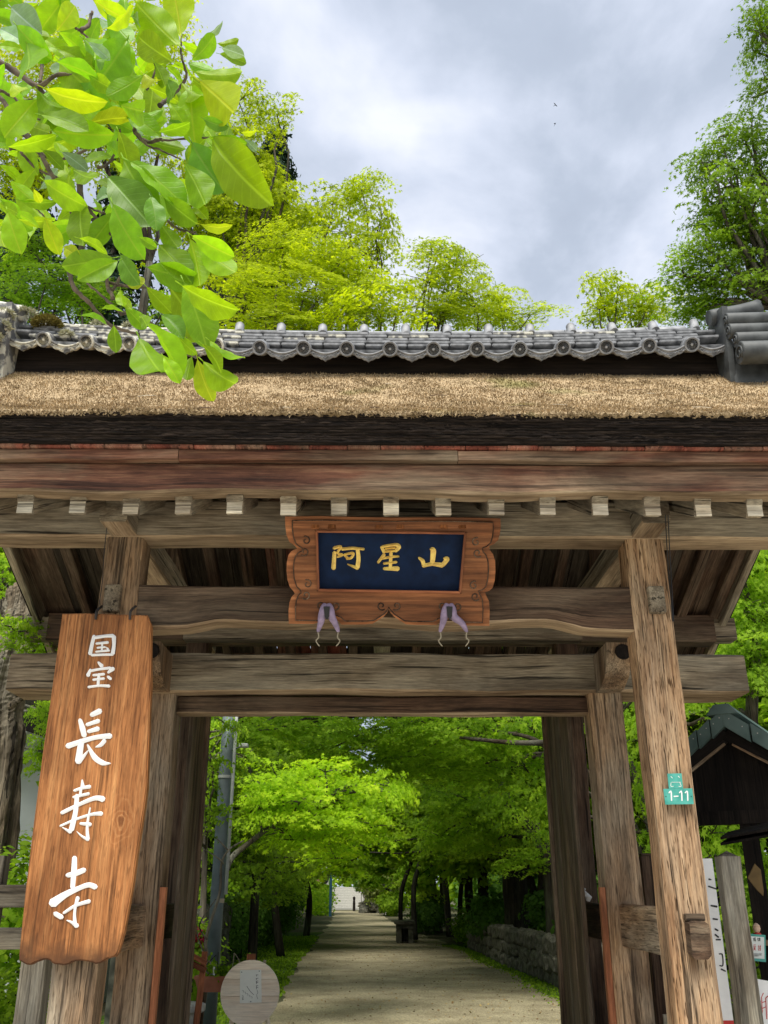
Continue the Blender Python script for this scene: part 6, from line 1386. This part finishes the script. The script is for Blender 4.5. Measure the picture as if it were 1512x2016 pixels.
tube('seat', [(sb.x, 9.6, sb.z - .05), (sb.x, 9.6, sb.z - .03), (sb.x, 9.6, sb.z + .02), (sb.x, 9.6, sb.z + .03)], [.17, .20, .20, .18], GRAN, SB, 20, False); tube('foot', [(sb.x, 9.6, 0), (sb.x, 9.6, sb.z - .05)], [.13, .12], GRAN, SB, 14, False)
# red flower cluster by the vine
fc = P(385, 1848, 11); FLW = Thing('azalea', 'dark red flower cluster low beside the left door', 'flower', (fc.x, 11, 0))
n = 160; C = np.array(fc) + RNG.normal(size=(n, 3)) * np.array([.07, .05, .05]); L_RED = leafmat('red_petal', [(0, (.20, .01, .03)), (1, (.38, .03, .07))], .3)
kind(link('petals', leaves_mesh('petals', C, RNG.normal(size=(n, 3)), RNG.uniform(.03, .05, n), OVAL_V, OVAL_F, RNG.random(n)), L_RED, FLW), 'stuff'); tube('stem', [(fc.x, 11, 0), tuple(fc)], [.012, .006], TRUNK_D, FLW, 6)

# two small birds
for (x, y, lab, bank) in ((1093, 207, 'tiny upper bird flying in the grey sky', .5), (1093, 244, 'tiny lower bird flying in the grey sky', -.9)):
    c = P(x, y, 60); B_T = Thing('bird', lab, 'bird', tuple(c), 'birds in the sky'); s = .16
    rt = Matrix.Rotation(bank, 3, 'Y') @ Matrix.Rotation(.6, 3, 'Z')
    def bpnt(a): return c + rt @ Vector(a) * s
    v, f = tube_data([bpnt(p) for p in ((0, -.7, 0), (0, -.5, .02), (0, 0, 0), (0, .5, 0), (0, .8, .02))], [.02 * s, .1 * s, .16 * s, .1 * s, .02 * s], 8); link('body', mesh_py('body', v, f, True), BLACKCLOTH, B_T)
    for sg in (-1, 1):
        w_ = [(0, -.25, .05), (sg * .7, -.45, .3), (sg * 1.5, .0, .22), (sg * .7, .05, .25), (0, .25, .05)]
        slab('wing', [bpnt(p) for p in w_], tuple(rt @ Vector((0, 0, .012))), BLACKCLOTH, B_T)
    slab('tail', [bpnt(p) for p in ((-.06, .7, 0), (.06, .7, 0), (.2, 1.25, 0), (-.2, 1.25, 0))], tuple(rt @ Vector((0, 0, .01))), BLACKCLOTH, B_T)

# ------------------------------------------------------------------ magnolia bough in the upper left, near the viewer
def magleaf_mat(name, top, under, transl, tcol, rough=.42):
    m, t, bs, N = mat_base(name); L = t.links.new
    oi = N('ShaderNodeObjectInfo'); tcn = N('ShaderNodeTexCoord'); sp_ = N('ShaderNodeSeparateXYZ'); L(tcn.outputs['Object'], sp_.inputs[0])
    # side veins: stripes in (v - .6*|u|), midrib: |u| small
    ab = N('ShaderNodeMath', operation='ABSOLUTE'); L(sp_.outputs[0], ab.inputs[0])
    k1 = N('ShaderNodeMath', operation='MULTIPLY'); k1.inputs[1].default_value = -.9; L(ab.outputs[0], k1.inputs[0])
    k2 = N('ShaderNodeMath', operation='ADD'); L(sp_.outputs[1], k2.inputs[0]); L(k1.outputs[0], k2.inputs[1])
    k3 = N('ShaderNodeMath', operation='MULTIPLY'); k3.inputs[1].default_value = 62; L(k2.outputs[0], k3.inputs[0])
    sn_ = N('ShaderNodeMath', operation='SINE'); L(k3.outputs[0], sn_.inputs[0])
    rv = ramp(N, [(.86, (0, 0, 0)), (1.0, (1, 1, 1))]); L(sn_.outputs[0], rv.inputs[0])
    rm = ramp(N, [(.006, (1, 1, 1)), (.020, (0, 0, 0))]); L(ab.outputs[0], rm.inputs[0])
    vs = N('ShaderNodeMath', operation='MULTIPLY'); vs.inputs[1].default_value = .24; L(rv.outputs[0], vs.inputs[0])
    vm = N('ShaderNodeMath', operation='MAXIMUM'); L(vs.outputs[0], vm.inputs[0]); L(rm.outputs[0], vm.inputs[1])
    hs = N('ShaderNodeHueSaturation'); hs.inputs['Color'].default_value = (*top, 1)
    r1 = N('ShaderNodeMapRange'); r1.inputs['To Min'].default_value = .8; r1.inputs['To Max'].default_value = 1.25; L(oi.outputs['Random'], r1.inputs['Value']); L(r1.outputs[0], hs.inputs['Value'])
    r2 = N('ShaderNodeMapRange'); r2.inputs['To Min'].default_value = .490; r2.inputs['To Max'].default_value = .512; L(oi.outputs['Random'], r2.inputs['Value']); L(r2.outputs[0], hs.inputs['Hue'])
    ns = N('ShaderNodeTexNoise'); ns.inputs['Scale'].default_value = 6; ns.inputs['Detail'].default_value = 5; L(tcn.outputs['Object'], ns.inputs['Vector'])
    rn = ramp(N, [(.3, (.85, .85, .85)), (.7, (1.12, 1.12, 1.12))]); L(ns.outputs['Fac'], rn.inputs[0])
    mn = N('ShaderNodeMixRGB', blend_type='MULTIPLY'); mn.inputs[0].default_value = 1; L(hs.outputs[0], mn.inputs[1]); L(rn.outputs[0], mn.inputs[2])
    pv = N('ShaderNodeMixRGB'); L(vm.outputs[0], pv.inputs[0]); L(mn.outputs[0], pv.inputs[1]); pv.inputs[2].default_value = (min(1, top[0] * 1.35 + .02), min(1, top[1] * 1.2 + .02), top[2] * 2 + .01, 1)
    L(pv.outputs[0], bs.inputs['Base Color']); bs.inputs['Roughness'].default_value = rough; bs.inputs['Specular IOR Level'].default_value = .32
    bp_ = N('ShaderNodeBump'); bp_.inputs['Strength'].default_value = .35; bp_.inputs['Distance'].default_value = .004; bp_.invert = True; L(vm.outputs[0], bp_.inputs['Height']); L(bp_.outputs[0], bs.inputs['Normal'])
    tr = N('ShaderNodeBsdfTranslucent'); mt_ = N('ShaderNodeMixRGB', blend_type='MULTIPLY'); mt_.inputs[0].default_value = 1; mt_.inputs[2].default_value = (*tcol, 1); L(pv.outputs[0], mt_.inputs[1]); L(mt_.outputs[0], tr.inputs[0])
    ms = N('ShaderNodeMixShader'); ms.inputs[0].default_value = transl; L(bs.outputs[0], ms.inputs[1]); L(tr.outputs[0], ms.inputs[2]); L(ms.outputs[0], t.nodes['Material Output'].inputs[0])
    return m
ML = {'y': magleaf_mat('magnolia_leaf_yellow', (.42, .55, .012), None, .52, (1.2, 1.15, .5)),
      'b': magleaf_mat('magnolia_leaf_bright', (.31, .51, .010), None, .52, (1.2, 1.2, .45)),
      'm': magleaf_mat('magnolia_leaf_green', (.22, .41, .012), None, .5, (1.2, 1.25, .45)),
      'd': magleaf_mat('magnolia_leaf_deep', (.14, .30, .02), None, .4, (1.2, 1.2, .6)),
      'g': magleaf_mat('magnolia_leaf_glaucous', (.27, .42, .20), None, .4, (1.1, 1.1, .7))}
def mag_mesh(var):
    rn = random.Random(var); nl, nw = 24, 8; V = []; Fc = []
    fold = rn.uniform(.15, .60); droop = rn.uniform(.02, .38); wave = rn.uniform(.006, .022); tw = rn.uniform(-.25, .25); skew = rn.uniform(-.04, .04)
    for i in range(nl + 1):
        t = i / nl
        w = .255 * (math.sin(math.pi * min(1, t ** 1.45)) ** .62 if 0 < t < 1 else 0) + .004
        for j in range(nw + 1):
            u = -1 + 2 * j / nw; x = u * w
            z = fold * abs(x) * .9 - droop * t * t + wave * math.sin(t * 17 + (3 if u > 0 else 0)) * abs(u) + tw * x * t
            V.append((x + skew * math.sin(t * 3), t, z))
    for i in range(nl):
        for j in range(nw): a = i * (nw + 1) + j; Fc.append((a, a + 1, a + nw + 2, a + nw + 1))
    # short stalk
    v, f = tube_data([(0, -.14, -.0), (0, -.06, .0), (0, .02, 0)], [.011, .010, .008], 5); o = len(V); V += [tuple(q) for q in v]; Fc += [tuple(k + o for k in q) for q in f]
    return mesh_py('leaf', V, Fc, True)
MGM = {k: [mag_mesh(i * 5 + len(k)) for i in range(4)] for k in ML}
for k in ML:
    for m in MGM[k]: m.materials.append(ML[k])
MG = Thing('magnolia_bough', 'big-leaved magnolia bough hanging down in front of the gate at upper left', 'tree', tuple(P(-60, 200, 2.3)))
NLEAF = [0]
def mleaf(x0, y0, x1, y1, tone='b', D=2.05, wk=1.0, dd=None):
    a = P(x0, y0, D); dd = random.uniform(-.05, .05) if dd is None else dd; b = P(x1, y1, D + dd)
    d = (b - a); L_ = d.length; d.normalize(); view = ((a + b) / 2 - Vector((0, 0, EYE))).normalized()
    nrm_ = -view - d * (-view).dot(d); nrm_.normalize()
    roll = random.uniform(-.55, .55) if wk >= .9 else random.choice((-1, 1)) * math.acos(max(.25, wk))
    nrm_ = Matrix.Rotation(roll, 3, d) @ nrm_
    if random.random() < .5: nrm_ = -nrm_
    xax = d.cross(nrm_); o = bpy.data.objects.new('leaf', random.choice(MGM[tone])); COL.objects.link(o)
    M = Matrix((( xax.x * L_ * min(1.08, max(wk, 1.0)), d.x * L_, nrm_.x * L_, a.x), (xax.y * L_ * min(1.08, max(wk, 1.0)), d.y * L_, nrm_.y * L_, a.y), (xax.z * L_ * min(1.08, max(wk, 1.0)), d.z * L_, nrm_.z * L_, a.z), (0, 0, 0, 1)))
    o.parent = MG.e; o.matrix_parent_inverse = Matrix.Translation(-MG.base); o.matrix_basis = M; NLEAF[0] += 1
c1 = [(300,165,430,15,'y',1.2),(960,185,940,-60,'y',1.25),(950,240,755,70,'b',1.15),(920,330,690,185,'b',1.1),(1020,320,1165,205,'m',1.1),(1035,380,1290,435,'b',.8),(1060,430,1300,635,'y',.9),(1180,255,1285,285,'g',1),(965,440,1080,565,'b',1),(760,400,585,530,'m',1.15),(760,390,852,485,'y',1),(1020,450,1000,690,'b',1),(600,120,740,185,'b',.8),(540,225,650,140,'b',1),(130,650,275,725,'b',.9),(240,470,525,600,'y',.7),(280,695,560,745,'b',.9),(470,655,700,590,'y',.7),(330,810,455,880,'g',1),(440,870,585,800,'m',.6),(640,560,825,610,'b',.9),(1110,730,1305,785,'m',.8),(1020,760,1140,995,'d',1.05),(1130,780,1280,995,'m',1.05),(1130,740,1320,1045,'b',.9),(980,870,1130,1115,'m',.9),(870,960,1010,1210,'m',1.05),(660,850,790,1115,'m',1.05),(575,940,775,1150,'d',.9),(690,860,990,1025,'m',.6),(390,900,525,1005,'m',1),(55,960,175,1075,'b',1.15),(0,880,115,950,'b',1),(-20,1080,110,1134,'b',1),(180,1005,218,1085,'y',1),(60,445,140,545,'y',.9),(60,40,170,145,'g',1),(0,155,110,195,'g',.8),(100,150,262,212,'b',.8),(-20,245,95,232,'b',.7),(310,170,480,275,'b',1),(300,255,505,335,'b',.8),(300,330,540,385,'m',.7),(470,225,585,305,'g',.9),(510,315,590,355,'d',1),(495,0,665,120,'y',.9),(565,150,745,60,'y',.6),(700,90,760,110,'g',1),(530,100,610,160,'g',.8),(880,420,960,560,'d',1),(900,545,985,640,'b',.9),(840,700,1000,690,'m',.6),(900,640,960,700,'d',1.1),(560,770,690,830,'m',.8),(1080,630,1180,690,'d',.8),(1280,700,1375,720,'y',.7),(1300,740,1370,800,'g',1),(440,390,480,470,'d',1),(470,400,575,470,'b',1.1),(200,480,330,640,'m',.8),(220,610,450,650,'m',.6),(40,780,300,760,'b',.6),(230,800,330,880,'m',.9),(820,330,900,470,'m',1),(700,330,640,420,'b',1),(660,600,830,660,'m',.7)]
for (a, b, c, d, t, w) in c1: mleaf(a / 2.7, b / 2.7, c / 2.7, d / 2.7, t, random.uniform(1.95, 2.15), w)
c2 = [(40,100,95,300,'b',1.25),(0,30,110,130,'m',1),(240,130,300,315,'y',.9),(405,170,240,275,'m',1.1),(600,345,350,390,'m',1.0),(625,360,440,430,'m',1),(590,20,790,155,'d',.95),(600,60,690,310,'m',1.15),(800,20,845,135,'d',1),(870,20,1020,165,'m',1.1),(1020,55,1098,120,'b',1.1),(1065,165,1238,215,'y',.7),(1020,225,1228,350,'b',1),(1010,245,1095,510,'b',1.0),(1050,265,1245,450,'b',1.1),(850,155,950,310,'m',.9),(740,235,825,290,'m',.9),(845,275,1010,430,'m',.9),(785,395,1030,480,'m',.9),(640,515,645,612,'b',1.25),(780,500,910,640,'b',.9),(905,505,1120,800,'b',1.1),(965,490,1205,660,'b',.6),(665,605,775,720,'m',1.15),(605,705,620,838,'m',1.2),(740,770,850,1020,'m',1.2),(775,690,1015,920,'b',.5),(870,870,955,990,'b',1),(1020,870,985,1005,'m',1.1),(1050,885,1100,1105,'y',1.25),(1075,805,1215,940,'b',.8),(1080,895,1262,1062,'b',1),(1115,785,1280,920,'b',.45),(925,735,1010,860,'b',.8),(540,615,655,605,'m',.5),(430,652,570,662,'m',.4),(650,440,775,500,'y',1.1),(340,290,400,330,'y',1.1),(640,330,700,470,'d',.8),(700,620,640,560,'b',1),(700,130,760,200,'b',1.1),(420,240,590,290,'b',.7),(980,480,1120,790,'m',.9),(740,640,800,720,'m',1),(860,650,960,720,'d',.8)]
for (a, b, c, d, t, w) in c2: mleaf(a / 2.7, 380 + b / 2.7, c / 2.7, 380 + d / 2.7, t, random.uniform(1.92, 2.12), w)
# leaves further in, filling behind
for k in range(165):
    x = random.uniform(-60, 440) ; lim = 470 - max(0, x - 250) * .9; y = random.uniform(-50, lim)
    if x > 330 and y < 60: continue
    a = random.uniform(0, 6.28); L_ = random.uniform(42, 72)
    mleaf(x, y, x + L_ * math.cos(a), y + L_ * math.sin(a) * .9, random.choice('bbbbmmmmmg'), random.uniform(2.25, 2.8), random.uniform(.5, 1.2))
for k in range(24):
    x = random.uniform(-30, 270); y = random.uniform(-30, 430); a = random.uniform(.2, 2.6); L_ = random.uniform(55, 90)
    mleaf(x, y, x + L_ * math.cos(a), y + L_ * math.sin(a), random.choice('bbmm'), random.uniform(2.0, 2.2), random.uniform(.6, 1.2))
def tw(pts, r0, r1, off=0, sc=2.7, D=2.15):
    s_ = spline([P(x / sc, off + y / sc, D + .03 * math.sin(i)) for i, (x, y) in enumerate(pts)], 6); n = len(s_)
    s_ = [p + Vector((random.uniform(-1, 1), random.uniform(-1, 1), random.uniform(-1, 1))) * .0018 for p in s_]
    tube('branch', s_, [.72 * lerp(r0, r1, i / (n - 1)) * (1 + .22 * ((i % 5) == 0)) for i in range(n)], TWIG, MG, 9)
tw([(-160, 300), (0, 335), (110, 400), (205, 455), (300, 400), (430, 400)], .017, .006)
tw([(205, 455), (240, 520), (300, 600), (330, 680)], .012, .006); tw([(215, 440), (225, 330), (215, 260)], .008, .005)
tw([(-120, 430), (0, 520), (70, 620), (130, 700), (190, 780), (250, 880), (300, 980), (385, 1134), (445, 1250)], .011, .008)
tw([(0, 480), (60, 510), (120, 560), (210, 640)], .007, .004); tw([(20, 590), (70, 680), (150, 740)], .006, .004); tw([(100, 550), (160, 530), (215, 540)], .005, .003)
tw([(50, 790), (180, 800), (300, 850), (450, 800), (480, 780)], .007, .005); tw([(110, 810), (200, 900), (330, 950)], .006, .004); tw([(340, 1040), (410, 1060), (490, 1110), (560, 1134)], .006, .004)
tw([(430, 160), (470, 130), (490, 60)], .010, .006); tw([(390, 140), (425, 165), (480, 210)], .006, .004)
tw([(850, 560), (900, 520), (960, 460), (990, 400), (965, 300), (965, 190)], .010, .003); tw([(710, 680), (740, 730), (790, 755), (860, 740)], .010, .007); tw([(860, 745), (1000, 740), (1110, 730)], .005, .003)
tw([(720, 700), (780, 770), (860, 800), (960, 850)], .006, .003); tw([(520, 890), (560, 880), (610, 820), (640, 690)], .007, .004); tw([(420, 440), (380, 500), (440, 560), (640, 580)], .008, .005)
tw([(820, 330), (825, 380), (780, 480)], .006, .004); tw([(1030, 720), (1080, 680), (1100, 640)], .005, .003)
tw([(425, -80), (430, 80), (445, 220), (430, 300), (372, 410), (400, 510), (480, 590), (560, 680), (640, 725), (740, 750)], .013, .005, 380)
tw([(440, 60), (490, 110), (560, 195), (640, 250), (730, 290), (830, 300)], .008, .004, 380); tw([(320, 0), (370, 80), (430, 180)], .006, .005, 380)
tw([(600, 560), (570, 480), (640, 490), (720, 500), (800, 505)], .008, .004, 380); tw([(560, 430), (590, 520), (640, 440), (640, 370)], .007, .004, 380)
tw([(640, 640), (700, 640), (800, 690), (860, 760), (930, 780), (995, 772)], .008, .004, 380); tw([(860, 760), (960, 850), (1060, 865)], .005, .004, 380)
tw([(850, 110), (930, 180), (1000, 205), (1040, 210)], .006, .004, 380); tw([(160, 60), (200, 90), (240, 130)], .004, .003, 380)
tw([(640, 640), (560, 560), (460, 480)], .006, .004, 380)
